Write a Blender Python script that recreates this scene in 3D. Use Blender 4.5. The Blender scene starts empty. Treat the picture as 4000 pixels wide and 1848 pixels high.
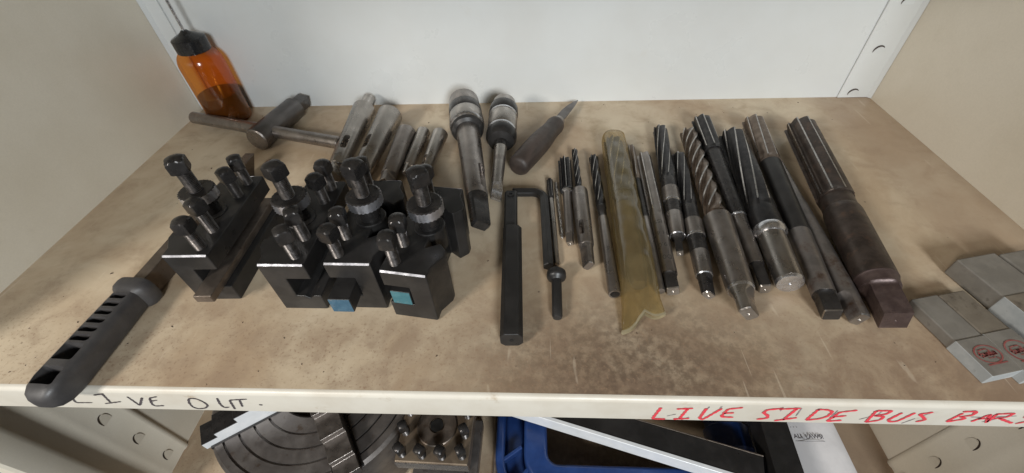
import bpy, bmesh, math, random
from mathutils import Vector, Matrix
random.seed(11)
R = math.radians
sc = bpy.context.scene
COL = sc.collection

# ------------------------------------------------------------------ camera
cd = bpy.data.cameras.new('camera')
cam = bpy.data.objects.new('camera', cd)
COL.objects.link(cam)
cd.sensor_width = 36.0
cd.lens = 14.86
cd.clip_start = 0.01
cd.clip_end = 60
CX = Vector((0.99871641, 0.03496862, -0.03664326))
CU = Vector((0.00097689, 0.71001203, 0.70418887))
CF = Vector((-0.05064167, 0.70332078, -0.7090665))
m = Matrix((CX, CU, -CF)).transposed().to_4x4()
m.translation = Vector((0.47072, -0.12501, 0.28378))
cam.matrix_world = m
sc.camera = cam

# ------------------------------------------------------------------ light
world = bpy.data.worlds.new('World')
sc.world = world
world.use_nodes = True
bg = world.node_tree.nodes['Background']
bg.inputs[0].default_value = (0.66, 0.66, 0.65, 1)
bg.inputs[1].default_value = 0.14
sc.view_settings.view_transform = 'Standard'
sc.view_settings.look = 'None'
sc.view_settings.exposure = -0.10
sc.view_settings.gamma = 1.0
sc.view_settings.use_curve_mapping = False
sc.cycles.max_bounces = 7
sc.cycles.transparent_max_bounces = 12
sc.cycles.use_denoising = True


def area(name, loc, aim, sx, sy, watts, colr):
    l = bpy.data.lights.new(name, 'AREA')
    l.shape = 'RECTANGLE'
    l.size = sx
    l.size_y = sy
    l.energy = watts
    l.color = colr
    o = bpy.data.objects.new(name, l)
    COL.objects.link(o)
    o.location = loc
    o.rotation_euler = (Vector(aim) - Vector(loc)).to_track_quat('-Z', 'Y').to_euler()
    return o


area('workshop_window_light', (0.86, -1.45, 0.76), (0.40, 0.30, 0.0), 0.34, 0.40, 31, (0.92, 0.97, 1.0))
area('workshop_strip_light', (-0.42, -0.85, 0.74), (0.45, 0.15, 0.0), 0.24, 0.24, 16, (1.0, 0.95, 0.88))

# ------------------------------------------------------------------ materials


def newmat(name):
    mt = bpy.data.materials.new(name)
    mt.use_nodes = True
    nt = mt.node_tree
    return mt, nt, nt.nodes['Principled BSDF']


def link(nt, a, b):
    nt.links.new(a, b)


def noise(nt, scale, detail=5, rough=0.6, vec=None, rnd=True, dist=0.0):
    n = nt.nodes.new('ShaderNodeTexNoise')
    n.inputs['Scale'].default_value = scale
    n.inputs['Detail'].default_value = detail
    n.inputs['Roughness'].default_value = rough
    n.inputs['Distortion'].default_value = dist
    if vec is None:
        tc = nt.nodes.new('ShaderNodeTexCoord')
        vec = tc.outputs['Object']
    link(nt, vec, n.inputs['Vector'])
    if rnd:
        n.noise_dimensions = '4D'
        oi = nt.nodes.new('ShaderNodeObjectInfo')
        mu = nt.nodes.new('ShaderNodeMath')
        mu.operation = 'MULTIPLY'
        mu.inputs[1].default_value = 37.0
        link(nt, oi.outputs['Random'], mu.inputs[0])
        link(nt, mu.outputs[0], n.inputs['W'])
    return n.outputs['Fac']


def mrange(nt, val, a, b, c=0.0, d=1.0, smooth=True):
    n = nt.nodes.new('ShaderNodeMapRange')
    if smooth:
        n.interpolation_type = 'SMOOTHSTEP'
    link(nt, val, n.inputs['Value'])
    for k, v in zip(('From Min', 'From Max', 'To Min', 'To Max'), (a, b, c, d)):
        n.inputs[k].default_value = v
    return n.outputs['Result']


def mixc(nt, fac, a, b):
    n = nt.nodes.new('ShaderNodeMix')
    n.data_type = 'RGBA'
    if isinstance(fac, float):
        n.inputs[0].default_value = fac
    else:
        link(nt, fac, n.inputs[0])
    for i, v in ((6, a), (7, b)):
        if isinstance(v, tuple):
            n.inputs[i].default_value = (*v, 1)
        else:
            link(nt, v, n.inputs[i])
    return n.outputs[2]


def mth(nt, op, a, b):
    n = nt.nodes.new('ShaderNodeMath')
    n.operation = op
    n.use_clamp = op in ('ADD', 'SUBTRACT')
    for i, v in ((0, a), (1, b)):
        if isinstance(v, (int, float)):
            n.inputs[i].default_value = v
        else:
            link(nt, v, n.inputs[i])
    return n.outputs[0]


def bump(nt, bsdf, h, strength=0.2, dist=0.0005):
    b = nt.nodes.new('ShaderNodeBump')
    b.inputs['Strength'].default_value = strength
    b.inputs['Distance'].default_value = dist
    link(nt, h, b.inputs['Height'])
    link(nt, b.outputs[0], bsdf.inputs['Normal'])


def surf(name, c1, c2, rough=0.4, metal=0.0, scale=45, lo=0.4, hi=0.65, c3=None, s3=160, lo3=.55, hi3=.7,
         rvar=0.12, bstr=0.12, bscale=500, streak=False, coat=0.0, spec=0.5, grain=0.0):
    mt, nt, p = newmat(name)
    vec = None
    if streak:
        tc = nt.nodes.new('ShaderNodeTexCoord')
        mp = nt.nodes.new('ShaderNodeMapping')
        mp.inputs['Scale'].default_value = (1.0, 0.25, 0.25) if streak == 'ring' else (0.2, 1, 1)
        link(nt, tc.outputs['Object'], mp.inputs[0])
        vec = mp.outputs[0]
    f = mrange(nt, noise(nt, scale, 6, .62, vec), lo, hi)
    c = mixc(nt, f, c1, c2)
    if c3:
        f3 = mrange(nt, noise(nt, s3, 5, .65), lo3, hi3)
        c = mixc(nt, f3, c, c3)
    if grain:
        gn = mrange(nt, noise(nt, 620, 2, .5), .3, .7, 0.0, grain, False)
        c = mixc(nt, gn, c, tuple(k * .55 for k in c2))
    link(nt, c, p.inputs['Base Color'])
    p.inputs['Metallic'].default_value = metal
    r = mrange(nt, noise(nt, scale * 2.3, 5, .6), 0.3, 0.7, rough - rvar, rough + rvar, False)
    link(nt, r, p.inputs['Roughness'])
    p.inputs['Specular IOR Level'].default_value = spec
    p.inputs['Coat Weight'].default_value = coat
    if bstr:
        bump(nt, p, noise(nt, bscale, 4, .6), bstr, 0.0004)
    return mt


M = {}
M['paint'] = surf('cream_paint', (0.71, 0.655, 0.55), (0.65, 0.59, 0.48), .38, 0, 7, .35, .7, c3=(0.50, 0.43, 0.32), s3=16, lo3=.62, hi3=.85,
                  grain=.10, rvar=.06, bstr=.08, bscale=260)
M['paint_white'] = surf('back_panel_paint', (0.555, 0.57, 0.565), (0.52, 0.525, 0.51), .30, 0, 5, .35, .7, c3=(0.44, 0.40, 0.33), s3=22, lo3=.62, hi3=.9,
                        rvar=.05, bstr=.06, bscale=220)
M['lip_paint'] = surf('lip_paint', (0.58, 0.545, 0.475), (0.52, 0.475, 0.40), .4, 0, 20, .4, .7, c3=(0.36, 0.28, 0.19), s3=55, lo3=.60, hi3=.82, rvar=.06, bstr=.1)
M['black_oxide'] = surf('black_oxide_steel', (0.020, 0.019, 0.0185), (0.032, 0.030, 0.029), .38, .25, 40, c3=(.075, .062, .052), s3=200, lo3=.64, hi3=.85, bstr=.08, bscale=900)
M['black_worn'] = surf('worn_black_steel', (0.046, 0.043, 0.042), (0.068, 0.063, 0.061), .32, .7, 90, c3=(.12, .10, .088), s3=420, lo3=.62, hi3=.9)
M['screw'] = surf('screw_steel', (0.06, 0.055, 0.053), (0.12, 0.11, 0.105), .36, .85, 220, c3=(.12, .075, .05), s3=150, lo3=.6, hi3=.8)
M['knurl'] = surf('knurled_steel', (0.72, 0.72, 0.76), (0.82, 0.82, 0.86), .36, .95, 300)
M['grey_steel'] = surf('ground_grey_steel', (0.33, 0.305, 0.28), (0.41, 0.38, 0.35), .31, .95, 40, c3=(.20, .17, .145), s3=150, lo3=.58, hi3=.85)
M['dull_steel'] = surf('dull_steel', (0.24, 0.215, 0.198), (0.31, 0.28, 0.258), .34, .9, 50, c3=(.14, .115, .10), s3=180, lo3=.57, hi3=.85)
M['bright_steel'] = surf('bright_steel', (0.52, 0.52, 0.54), (0.66, 0.66, 0.68), .26, .97, 120, c3=(.3, .28, .26), s3=240, lo3=.6, hi3=.8)
M['edge_highlight'] = surf('edge_highlight_steel', (0.15, 0.15, 0.16), (0.24, 0.24, 0.26), .45, .8, 70)  # highlight colour for the holders' top edges
M['edge_steel'] = surf('cutting_edge_steel', (0.36, 0.34, 0.32), (0.50, 0.48, 0.46), .30, .95, 200)
M['dark_flute'] = surf('dark_flute_steel', (0.030, 0.029, 0.030), (0.050, 0.047, 0.047), .38, .75, 160, c3=(.11, .085, .07), s3=230, lo3=.62, hi3=.8)
M['brown_flute'] = surf('brown_flute_steel', (0.15, 0.115, 0.09), (0.22, 0.175, 0.14), .42, .7, 120, c3=(.09, .06, .045), s3=180)
M['rust_steel'] = surf('rust_spotted_steel', (0.20, 0.18, 0.168), (0.30, 0.275, 0.26), .42, .8, 60, c3=(.13, .08, .055), s3=60, lo3=.50, hi3=.72, bstr=.2)
M['dark_rust'] = surf('dark_rusty_steel', (0.050, 0.038, 0.032), (0.085, 0.065, 0.054), .42, .6, 75, c3=(.11, .07, .05), s3=120, lo3=.52, hi3=.68, bstr=.2)
M['maroon_steel'] = surf('maroon_oxide_steel', (0.068, 0.046, 0.042), (0.10, 0.070, 0.063), .45, .5, 120, c3=(.06, .04, .04), s3=170, bstr=.2)
M['key_steel'] = surf('dark_key_steel', (0.115, 0.105, 0.10), (0.145, 0.133, 0.126), .38, .85, 40, c3=(.09, .075, .066), s3=160, lo3=.6, hi3=.9)
M['tool_steel'] = surf('brownish_tool_steel', (0.14, 0.115, 0.095), (0.21, 0.17, 0.14), .42, .75, 60, c3=(.1, .07, .05), s3=130)
M['hole_dark'] = surf('oily_hole', (0.006, 0.006, 0.006), (0.012, 0.011, 0.010), .6, .2, 100)
M['black_plastic'] = surf('grey_black_plastic', (0.045, 0.042, 0.042), (0.060, 0.056, 0.055), .48, 0, 80, bstr=.2, bscale=900)
M['cap_plastic'] = surf('black_cap_plastic', (0.012, 0.012, 0.013), (0.02, 0.02, 0.02), .22, 0, 80, bstr=.03)
M['wood_dark'] = surf('dark_wood', (0.035, 0.026, 0.022), (0.065, 0.046, 0.038), .50, 0, 60, streak=True, bstr=.3, bscale=220)
M['teal'] = surf('teal_paint', (0.035, 0.125, 0.15), (0.055, 0.16, 0.185), .5, 0, 150, c3=(.11, .17, .175), s3=260)
M['blue_end'] = surf('blue_paint', (0.03, 0.085, 0.135), (0.05, 0.115, 0.17), .5, 0, 150, c3=(.10, .14, .17), s3=260)
M['clamp_blue'] = surf('clamp_blue_paint', (0.012, 0.034, 0.125), (0.018, 0.048, 0.165), .38, 0, 40, c3=(.03, .035, .06), s3=70, lo3=.58, hi3=.75, bstr=.15)
M['cast_iron'] = surf('cast_iron_face', (0.17, 0.152, 0.142), (0.22, 0.20, 0.185), .42, .75, 40, c3=(.12, .09, .07), s3=90)
M['brown_plate'] = surf('oily_brown_plate', (0.16, 0.12, 0.085), (0.22, 0.17, 0.12), .42, .5, 50, c3=(.09, .06, .045), s3=110)
M['box_grey'] = surf('grey_card', (0.145, 0.131, 0.111), (0.185, 0.168, 0.144), .7, 0, 60, c3=(.085, .072, .058), s3=120, lo3=.6, hi3=.8)
M['box_side'] = surf('pale_grey_card', (0.30, 0.315, 0.315), (0.37, 0.38, 0.375), .65, 0, 70, c3=(.16, .15, .135), s3=150, lo3=.62, hi3=.8)
M['box_tan'] = surf('tan_card', (0.13, 0.107, 0.08), (0.165, 0.138, 0.104), .72, 0, 60, c3=(.08, .062, .045), s3=100)
M['paper'] = surf('white_paper', (0.62, 0.60, 0.60), (0.70, 0.68, 0.68), .45, 0, 30, c3=(.5, .46, .42), s3=60, lo3=.62, hi3=.85)
M['ink_black'] = surf('black_marker_ink', (0.05, 0.04, 0.045), (0.09, 0.075, 0.08), .6, 0, 300, bstr=0)
M['ink_red'] = surf('red_marker_ink', (0.72, 0.045, 0.07), (0.55, 0.06, 0.07), .6, 0, 300, bstr=0)
M['ink_pencil'] = surf('grey_pencil', (0.20, 0.17, 0.17), (0.34, 0.30, 0.29), .6, 0, 300, bstr=0)
M['print_red'] = surf('red_print', (0.22, 0.045, 0.04), (0.25, 0.085, 0.075), .6, 0, 260, bstr=0)
M['etch'] = surf('etched_marking', (0.05, 0.045, 0.04), (0.07, 0.06, 0.055), .6, .2, 260, bstr=0)
M['aluminium_lit_jaw'] = surf('aluminium_edge_lit_jaw', (0.80, 0.82, 0.84), (0.86, 0.87, 0.88), .40, .25, 60, bstr=.03)
M['slit'] = surf('dark_slit', (0.035, 0.022, 0.015), (0.05, 0.03, 0.02), .8, 0, 200, bstr=0)


def shelf_material(name, lower=False):
    mt, nt, p = newmat(name)
    tc = nt.nodes.new('ShaderNodeTexCoord')
    v = tc.outputs['Object']
    sep = nt.nodes.new('ShaderNodeSeparateXYZ')
    link(nt, v, sep.inputs[0])
    x, y = sep.outputs[0], sep.outputs[1]
    big = noise(nt, 7, 8, .62, v, False, .5)
    mid = noise(nt, 34, 8, .66, v, False, .4)
    fine = noise(nt, 300, 5, .7, v, False)
    c = mixc(nt, mrange(nt, big, .34, .66), (0.56, 0.465, 0.335), (0.41, 0.30, 0.195))
    c = mixc(nt, mth(nt, 'MULTIPLY', mrange(nt, mid, .45, .72), 0.55), c, (0.31, 0.22, 0.145))
    # grime worn into the front of the shelf, stronger to the right
    front = mrange(nt, y, 0.16, -0.01)
    right = mrange(nt, x, 0.22, 0.62)
    g = mth(nt, 'MULTIPLY', front, mth(nt, 'ADD', mth(nt, 'MULTIPLY', right, .6), .42))
    g = mth(nt, 'MULTIPLY', g, mrange(nt, mth(nt, 'ADD', mth(nt, 'MULTIPLY', mid, .7), mth(nt, 'MULTIPLY', big, .3)), .34, .62, .25, 1))
    c = mixc(nt, mth(nt, 'MULTIPLY', g, .85), c, (0.185, 0.12, 0.078))
    # shade along the right-hand wall, painted into the shelf as brown
    rb = mth(nt, 'MULTIPLY', mrange(nt, mth(nt, 'ADD', x, mth(nt, 'MULTIPLY', big, .03)), 0.83, 0.88), .55)
    c = mixc(nt, rb, c, (0.30, 0.215, 0.15))
    # oil stain with its own ragged outline in front of the reamers
    cv = nt.nodes.new('ShaderNodeVectorMath')
    cv.operation = 'DISTANCE'
    mp2 = nt.nodes.new('ShaderNodeMapping')
    mp2.inputs['Scale'].default_value = (.55, 1, 0)
    link(nt, v, mp2.inputs[0])
    cv.inputs[1].default_value = (.545 * .55, .022, 0)
    link(nt, mp2.outputs[0], cv.inputs[0])
    st = mth(nt, 'MULTIPLY', mrange(nt, mth(nt, 'ADD', cv.outputs['Value'], mth(nt, 'MULTIPLY', mth(nt, 'SUBTRACT', mid, .3), .09)), .12, .02), .8)
    st = mth(nt, 'MULTIPLY', st, mrange(nt, noise(nt, 140, 6, .7, v, False), .36, .62, .45, 1))
    c = mixc(nt, st, c, (0.085, 0.055, 0.037))
    # rusty freckles over the front half
    frk = mth(nt, 'MULTIPLY', mrange(nt, noise(nt, 420, 3, .55, v, False), .57, .66), mth(nt, 'MULTIPLY', mrange(nt, y, .13, .02), mrange(nt, mid, .3, .6, .2, .8)))
    c = mixc(nt, frk, c, (0.25, 0.165, 0.105))
    # pale scuffs
    mp = nt.nodes.new('ShaderNodeMapping')
    mp.inputs['Scale'].default_value = (1, .18, 1)
    mp.inputs['Rotation'].default_value = (0, 0, .5)
    link(nt, v, mp.inputs[0])
    sc_ = noise(nt, 120, 3, .5, mp.outputs[0], False, .2)
    c = mixc(nt, mth(nt, 'MULTIPLY', mrange(nt, sc_, .68, .76), .25), c, (0.66, 0.57, 0.44))
    # long straight scratches down to the pale undercoat
    for ang_, sc2, seed in ((.35, 60, 3.1), (-1.2, 75, 9.7), (1.35, 50, 17.0)):
        mq = nt.nodes.new('ShaderNodeMapping')
        mq.inputs['Rotation'].default_value = (0, 0, ang_)
        mq.inputs['Scale'].default_value = (1, .055, 1)
        mq.inputs['Location'].default_value = (seed, seed * .37, 0)
        link(nt, v, mq.inputs[0])
        ln = noise(nt, sc2 * 3.2, 1.5, .5, mq.outputs[0], False, .05)
        c = mixc(nt, mth(nt, 'MULTIPLY', mrange(nt, ln, .735, .765), .22), c, (0.68, 0.59, 0.46))
    # dark specks
    c = mixc(nt, mth(nt, 'MULTIPLY', mrange(nt, fine, .66, .74), .6), c, (0.20, 0.13, 0.08))
    sp = nt.nodes.new('ShaderNodeTexVoronoi')
    sp.inputs['Scale'].default_value = 30
    link(nt, v, sp.inputs['Vector'])
    c = mixc(nt, mth(nt, 'MULTIPLY', mrange(nt, sp.outputs['Distance'], .035, .02), .7), c, (0.10, 0.065, 0.045))
    link(nt, c, p.inputs['Base Color'])
    link(nt, mrange(nt, mid, .3, .7, .36, .58), p.inputs['Roughness'])
    bump(nt, p, mth(nt, 'ADD', mth(nt, 'MULTIPLY', fine, .5), mid), .16, .0006)
    return mt


M['shelf'] = shelf_material('stained_shelf_paint')

# translucent materials


def film(name, tint, diff, gloss_rough, t_fac, g_fac=.10, scale=40):
    mt = bpy.data.materials.new(name)
    mt.use_nodes = True
    nt = mt.node_tree
    nt.nodes.clear()
    out = nt.nodes.new('ShaderNodeOutputMaterial')
    tr = nt.nodes.new('ShaderNodeBsdfTransparent')
    tr.inputs[0].default_value = (*tint, 1)
    tl = nt.nodes.new('ShaderNodeBsdfTranslucent')
    df = nt.nodes.new('ShaderNodeBsdfDiffuse')
    gl = nt.nodes.new('ShaderNodeBsdfGlossy')
    gl.inputs['Roughness'].default_value = gloss_rough
    n = noise(nt, scale, 5, .6)
    c = mixc(nt, mrange(nt, n, .35, .65), diff, tuple(k * .7 for k in diff))
    link(nt, c, tl.inputs[0])
    link(nt, c, df.inputs[0])
    m1 = nt.nodes.new('ShaderNodeMixShader')
    m1.inputs[0].default_value = .5
    link(nt, tl.outputs[0], m1.inputs[1])
    link(nt, df.outputs[0], m1.inputs[2])
    m2 = nt.nodes.new('ShaderNodeMixShader')
    m2.inputs[0].default_value = t_fac
    link(nt, m1.outputs[0], m2.inputs[1])
    link(nt, tr.outputs[0], m2.inputs[2])
    fr = nt.nodes.new('ShaderNodeLayerWeight')
    fr.inputs['Blend'].default_value = .25
    ad = mth(nt, 'ADD', mth(nt, 'MULTIPLY', fr.outputs['Facing'], .30), .02 + g_fac * .1)
    m3 = nt.nodes.new('ShaderNodeMixShader')
    link(nt, ad, m3.inputs[0])
    link(nt, m2.outputs[0], m3.inputs[1])
    link(nt, gl.outputs[0], m3.inputs[2])
    link(nt, m3.outputs[0], out.inputs[0])
    return mt


M['amber'] = film('amber_plastic', (0.96, 0.56, 0.17), (0.70, 0.25, 0.035), .14, .88)
M['film'] = film('yellowed_plastic_film', (0.90, 0.80, 0.54), (0.48, 0.39, 0.21), .12, .68, .3)
M['oil'] = surf('dark_oil', (0.022, 0.007, 0.003), (0.032, 0.010, 0.004), .15, 0, 60, bstr=0)

# ------------------------------------------------------------------ mesh helpers


def finish(name, bm, mats, parent=None, smooth=35, bevel=0.0, segs=2, bang=40):
    me = bpy.data.meshes.new(name)
    bmesh.ops.recalc_face_normals(bm, faces=bm.faces)
    bm.to_mesh(me)
    bm.free()
    if not isinstance(mats, (list, tuple)):
        mats = [mats]
    for k in mats:
        me.materials.append(M[k] if isinstance(k, str) else k)
    if smooth:
        for p in me.polygons:
            p.use_smooth = True
        me.set_sharp_from_angle(angle=R(smooth))
    o = bpy.data.objects.new(name, me)
    COL.objects.link(o)
    if parent:
        o.parent = parent
    if bevel:
        md = o.modifiers.new('bevel', 'BEVEL')
        md.width = bevel
        md.segments = segs
        md.limit_method = 'ANGLE'
        md.angle_limit = R(bang)
        md.harden_normals = True
    return o


def box(bm, x0, x1, y0, y1, z0, z1, mi=0):
    vs = [bm.verts.new((x, y, z)) for z in (z0, z1) for y in (y0, y1) for x in (x0, x1)]
    for f in ((0, 2, 3, 1), (4, 5, 7, 6), (0, 1, 5, 4), (2, 6, 7, 3), (0, 4, 6, 2), (1, 3, 7, 5)):
        bm.faces.new([vs[i] for i in f]).material_index = mi
    return vs


def prism(bm, pts, axis, a, b, mi=0):
    """pts in the plane across axis ('z': (x,y); 'y': (x,z); 'x': (y,z))"""
    def P(p, t):
        return {'z': (p[0], p[1], t), 'y': (p[0], t, p[1]), 'x': (t, p[0], p[1])}[axis]
    A = [bm.verts.new(P(p, a)) for p in pts]
    B = [bm.verts.new(P(p, b)) for p in pts]
    n = len(pts)
    bm.faces.new(A).material_index = mi
    bm.faces.new(B[::-1]).material_index = mi
    for i in range(n):
        bm.faces.new((A[i], A[(i + 1) % n], B[(i + 1) % n], B[i])).material_index = mi


def loft(bm, secs, cap0=True, cap1=True, mfun=None):
    rings = [[bm.verts.new(p) for p in s] for s in secs]
    n = len(secs[0])
    for i in range(len(rings) - 1):
        for j in range(n):
            f = bm.faces.new((rings[i][j], rings[i][(j + 1) % n], rings[i + 1][(j + 1) % n], rings[i + 1][j]))
            if mfun:
                f.material_index = mfun(i, j)
    if cap0:
        bm.faces.new(rings[0][::-1])
    if cap1:
        bm.faces.new(rings[-1])


def lathe_z(bm, prof, cx=0, cy=0, n=32, mi=0, cap0=True, cap1=True):
    secs = [[(cx + r * math.cos(2 * math.pi * j / n), cy + r * math.sin(2 * math.pi * j / n), z) for j in range(n)] for z, r in prof]
    loft(bm, secs, cap0, cap1, (lambda i, j: mi))


def empty(name, loc, rot=None):
    o = bpy.data.objects.new(name, None)
    COL.objects.link(o)
    o.empty_display_size = .01
    if rot is not None:
        mm = rot.to_4x4()
        mm.translation = Vector(loc)
        o.matrix_world = mm
    else:
        o.location = loc
    return o


def tag(o, label, cat, group=None):
    o['label'] = label
    o['category'] = cat
    if group:
        o['group'] = group
    return o


def struct(o):
    o['kind'] = 'structure'
    return o


def cut(o, cutter_bm):
    """boolean-difference, applied into the mesh; the cutter is removed"""
    me = bpy.data.meshes.new('cutter')
    bmesh.ops.recalc_face_normals(cutter_bm, faces=cutter_bm.faces)
    cutter_bm.to_mesh(me)
    cutter_bm.free()
    c = bpy.data.objects.new('cutter', me)
    COL.objects.link(c)
    c.matrix_world = o.matrix_world
    if o.parent:
        c.parent = o.parent
        c.matrix_parent_inverse = o.matrix_parent_inverse
        c.matrix_basis = o.matrix_basis
    md = o.modifiers.new('cut', 'BOOLEAN')
    md.object = c
    md.operation = 'DIFFERENCE'
    md.solver = 'EXACT'
    keep = [x for x in o.modifiers if x.type == 'BEVEL']
    for k in keep:
        k.show_viewport = False
    dg = bpy.context.evaluated_depsgraph_get()
    dg.update()
    nm = bpy.data.meshes.new_from_object(o.evaluated_get(dg))
    old = o.data
    o.modifiers.remove(md)
    for k in keep:
        k.show_viewport = True
    nm.name = old.name
    o.data = nm
    for p in nm.polygons:
        p.use_smooth = True
    nm.set_sharp_from_angle(angle=R(35))
    bpy.data.objects.remove(c)
    bpy.data.meshes.remove(me)


def text_mesh(txt, size, bold=0.0, extrude=0.0):
    c = bpy.data.curves.new('t', 'FONT')
    c.body = txt
    c.size = size
    c.offset = bold
    c.align_x = 'CENTER'
    c.align_y = 'CENTER'
    o = bpy.data.objects.new('t', c)
    COL.objects.link(o)
    dg = bpy.context.evaluated_depsgraph_get()
    dg.update()
    me = bpy.data.meshes.new_from_object(o.evaluated_get(dg))
    bpy.data.objects.remove(o)
    return me


# ------------------------------------------------------------------ cabinet
W_, D_ = 0.914, 0.4172
LOW = -0.305

# working shelf: folded sheet with a rounded lip
bm = bmesh.new()
prof = [(D_, 0.0)]
prof += [(0.004 - 0.004 * math.sin(a), -0.004 + 0.004 * math.cos(a)) for a in [i * math.pi / 12 for i in range(7)]]
prof += [(0.0, -0.0305), (0.0015, -0.032), (0.014, -0.032), (0.014, -0.0308), (0.0016, -0.0308), (0.0016, -0.0016), (D_, -0.0016)]
prism(bm, prof, 'x', -0.0005, W_ + 0.0005)
for f in bm.faces:
    cc = f.calc_center_median()
    f.material_index = 1 if cc.y < 0.0035 and abs(f.normal.x) < .9 else 0
shelf = struct(finish('shelf', bm, ['shelf', 'lip_paint'], smooth=30))


def ribbon(bm, pts, w, y):
    """hand-drawn stroke on the lip face (plane y): pts are (x,z) in mm"""
    P = [Vector((a / 1000, b / 1000)) for a, b in pts]
    # resample with rounded joints
    Q = []
    for i in range(len(P) - 1):
        n = max(2, int((P[i + 1] - P[i]).length / .0012))
        for k in range(n):
            Q.append(P[i].lerp(P[i + 1], k / n))
    Q.append(P[-1])
    for _ in range(2):
        Q = [Q[0]] + [(Q[i - 1] + Q[i] * 2 + Q[i + 1]) / 4 for i in range(1, len(Q) - 1)] + [Q[-1]]
    L_, R_ = [], []
    for i, q in enumerate(Q):
        t = (Q[min(i + 1, len(Q) - 1)] - Q[max(i - 1, 0)])
        if t.length < 1e-7:
            t = Vector((1, 0))
        t.normalize()
        nn = Vector((-t.y, t.x))
        ww = w * (0.5 + .10 * math.sin(i * 1.7) + .08 * random.uniform(-1, 1))
        if i in (0, len(Q) - 1):
            ww *= .6
        L_.append(bm.verts.new((q.x + nn.x * ww, y, q.y + nn.y * ww)))
        R_.append(bm.verts.new((q.x - nn.x * ww, y, q.y - nn.y * ww)))
    for i in range(len(Q) - 1):
        bm.faces.new((L_[i], L_[i + 1], R_[i + 1], R_[i]))


BLACK = [[(130.7, -4.4), (123.0, -21.0), (136.6, -20.4)], [(148.2, -7.0), (157.7, -4.1)], [(156.3, -5.0), (152.1, -18.8)], [(145.9, -21.7), (161.3, -17.5)], [(172.8, -8.5), (171.9, -24.1), (183.4, -9.7)], [(196.0, -7.5), (188.7, -10.3), (183.6, -20.9), (183.5, -24.5), (191.5, -23.2)], [(186.8, -15.5), (192.3, -13.6)], [(218.2, -10.8), (221.9, -8.9), (225.5, -10.5), (227.5, -16.3), (227.1, -21.6), (222.5, -26.3), (215.8, -28.0), (213.2, -24.9), (214.7, -17.8), (218.2, -10.8)], [(241.5, -8.1), (238.1, -18.5), (237.9, -24.7), (242.7, -23.5)], [(249.1, -11.5), (245.2, -27.0)], [(249.3, -11.1), (263.5, -8.8)], [(257.0, -10.8), (253.5, -22.2)], [(268.2, -18.1), (270.7, -18.6)]]
RED = [[(558.4, -9.5), (556.2, -28.7), (565.4, -28.8)], [(569.4, -11.4), (580.1, -9.7)], [(576.8, -10.6), (575.1, -27.7)], [(571.0, -28.5), (581.9, -26.8)], [(589.0, -9.3), (588.8, -27.2), (591.8, -28.4), (599.3, -8.8)], [(612.6, -6.9), (603.6, -9.8), (602.7, -23.0), (611.5, -23.4)], [(602.8, -16.8), (609.5, -15.8)], [(639.1, -6.9), (629.4, -9.8), (628.8, -14.8), (634.1, -19.6), (634.8, -24.0), (628.3, -25.9)], [(636.9, -8.5), (650.3, -6.2)], [(648.1, -7.1), (646.6, -25.8)], [(641.2, -27.8), (654.4, -21.9)], [(662.4, -7.3), (662.2, -25.8)], [(661.9, -7.6), (668.5, -7.8), (673.2, -10.8), (673.5, -18.3), (670.2, -22.8), (662.2, -25.8)], [(687.7, -7.7), (678.0, -11.4), (677.0, -27.2), (685.8, -24.6)], [(677.3, -19.5), (685.3, -16.9)], [(700.0, -7.9), (703.3, -27.2)], [(700.0, -7.9), (709.9, -7.4), (709.3, -13.1), (702.5, -16.0), (710.4, -17.3), (710.5, -23.3), (703.3, -27.2)], [(717.9, -10.3), (715.6, -23.0), (719.3, -26.0), (723.0, -24.3), (726.0, -9.9)], [(736.6, -8.5), (729.9, -12.1), (735.4, -16.8), (739.8, -21.7), (735.0, -24.6)], [(755.9, -9.2), (754.6, -23.5)], [(754.3, -6.9), (762.2, -5.7), (764.2, -12.1), (757.9, -14.9), (763.8, -17.9), (755.0, -24.0)], [(770.3, -22.7), (774.0, -9.9), (780.8, -23.9)], [(771.2, -17.5), (777.9, -17.2)], [(777.6, -9.8), (780.6, -22.7)], [(777.0, -9.8), (787.2, -7.7), (787.1, -14.2), (780.4, -17.0)], [(783.5, -16.0), (797.6, -23.8)], [(806.0, -8.2), (797.2, -12.9), (805.8, -19.1), (800.4, -24.6)]]
PENCIL = [[(565.6, -23.9), (571.0, -20.2)], [(576.9, -29.9), (581.5, -24.9)], [(650.9, -6.2), (652.7, -19.4)], [(662.1, -6.5), (663.0, -17.1)], [(675.6, -9.1), (676.4, -21.6)], [(696.8, -23.1), (700.7, -18.6)], [(704.2, -8.5), (704.9, -16.7)], [(717.9, -10.3), (717.5, -16.1)], [(736.3, -10.2), (733.8, -15.2)], [(728.1, -28.5), (731.9, -19.6)], [(765.2, -15.3), (774.3, -15.7)], [(777.4, -14.7), (792.0, -12.3)], [(777.7, -23.2), (783.4, -17.7)], [(598.4, -5.7), (598.1, -11.3)], [(590.3, -6.8), (589.9, -14.2)], [(638.4, -5.3), (639.1, -11.8)]]
for nm, strokes, w, y, mk, lab in (('black_marker_lettering', BLACK, .0015, -.00035, 'ink_black', 'LIVE OUT. handwritten in black marker'),
                                   ('pencil_marks', PENCIL, .0010, -.00025, 'ink_pencil', 'grey pencil strokes under the red lettering'),
                                   ('red_marker_lettering', RED, .0021, -.00045, 'ink_red', 'LIVE SIDE BUS BARS handwritten in red marker')):
    bm = bmesh.new()
    for s in strokes:
        ribbon(bm, s, w, y)
    o = finish(nm, bm, mk, shelf, smooth=0)
    o['label'] = lab

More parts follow.
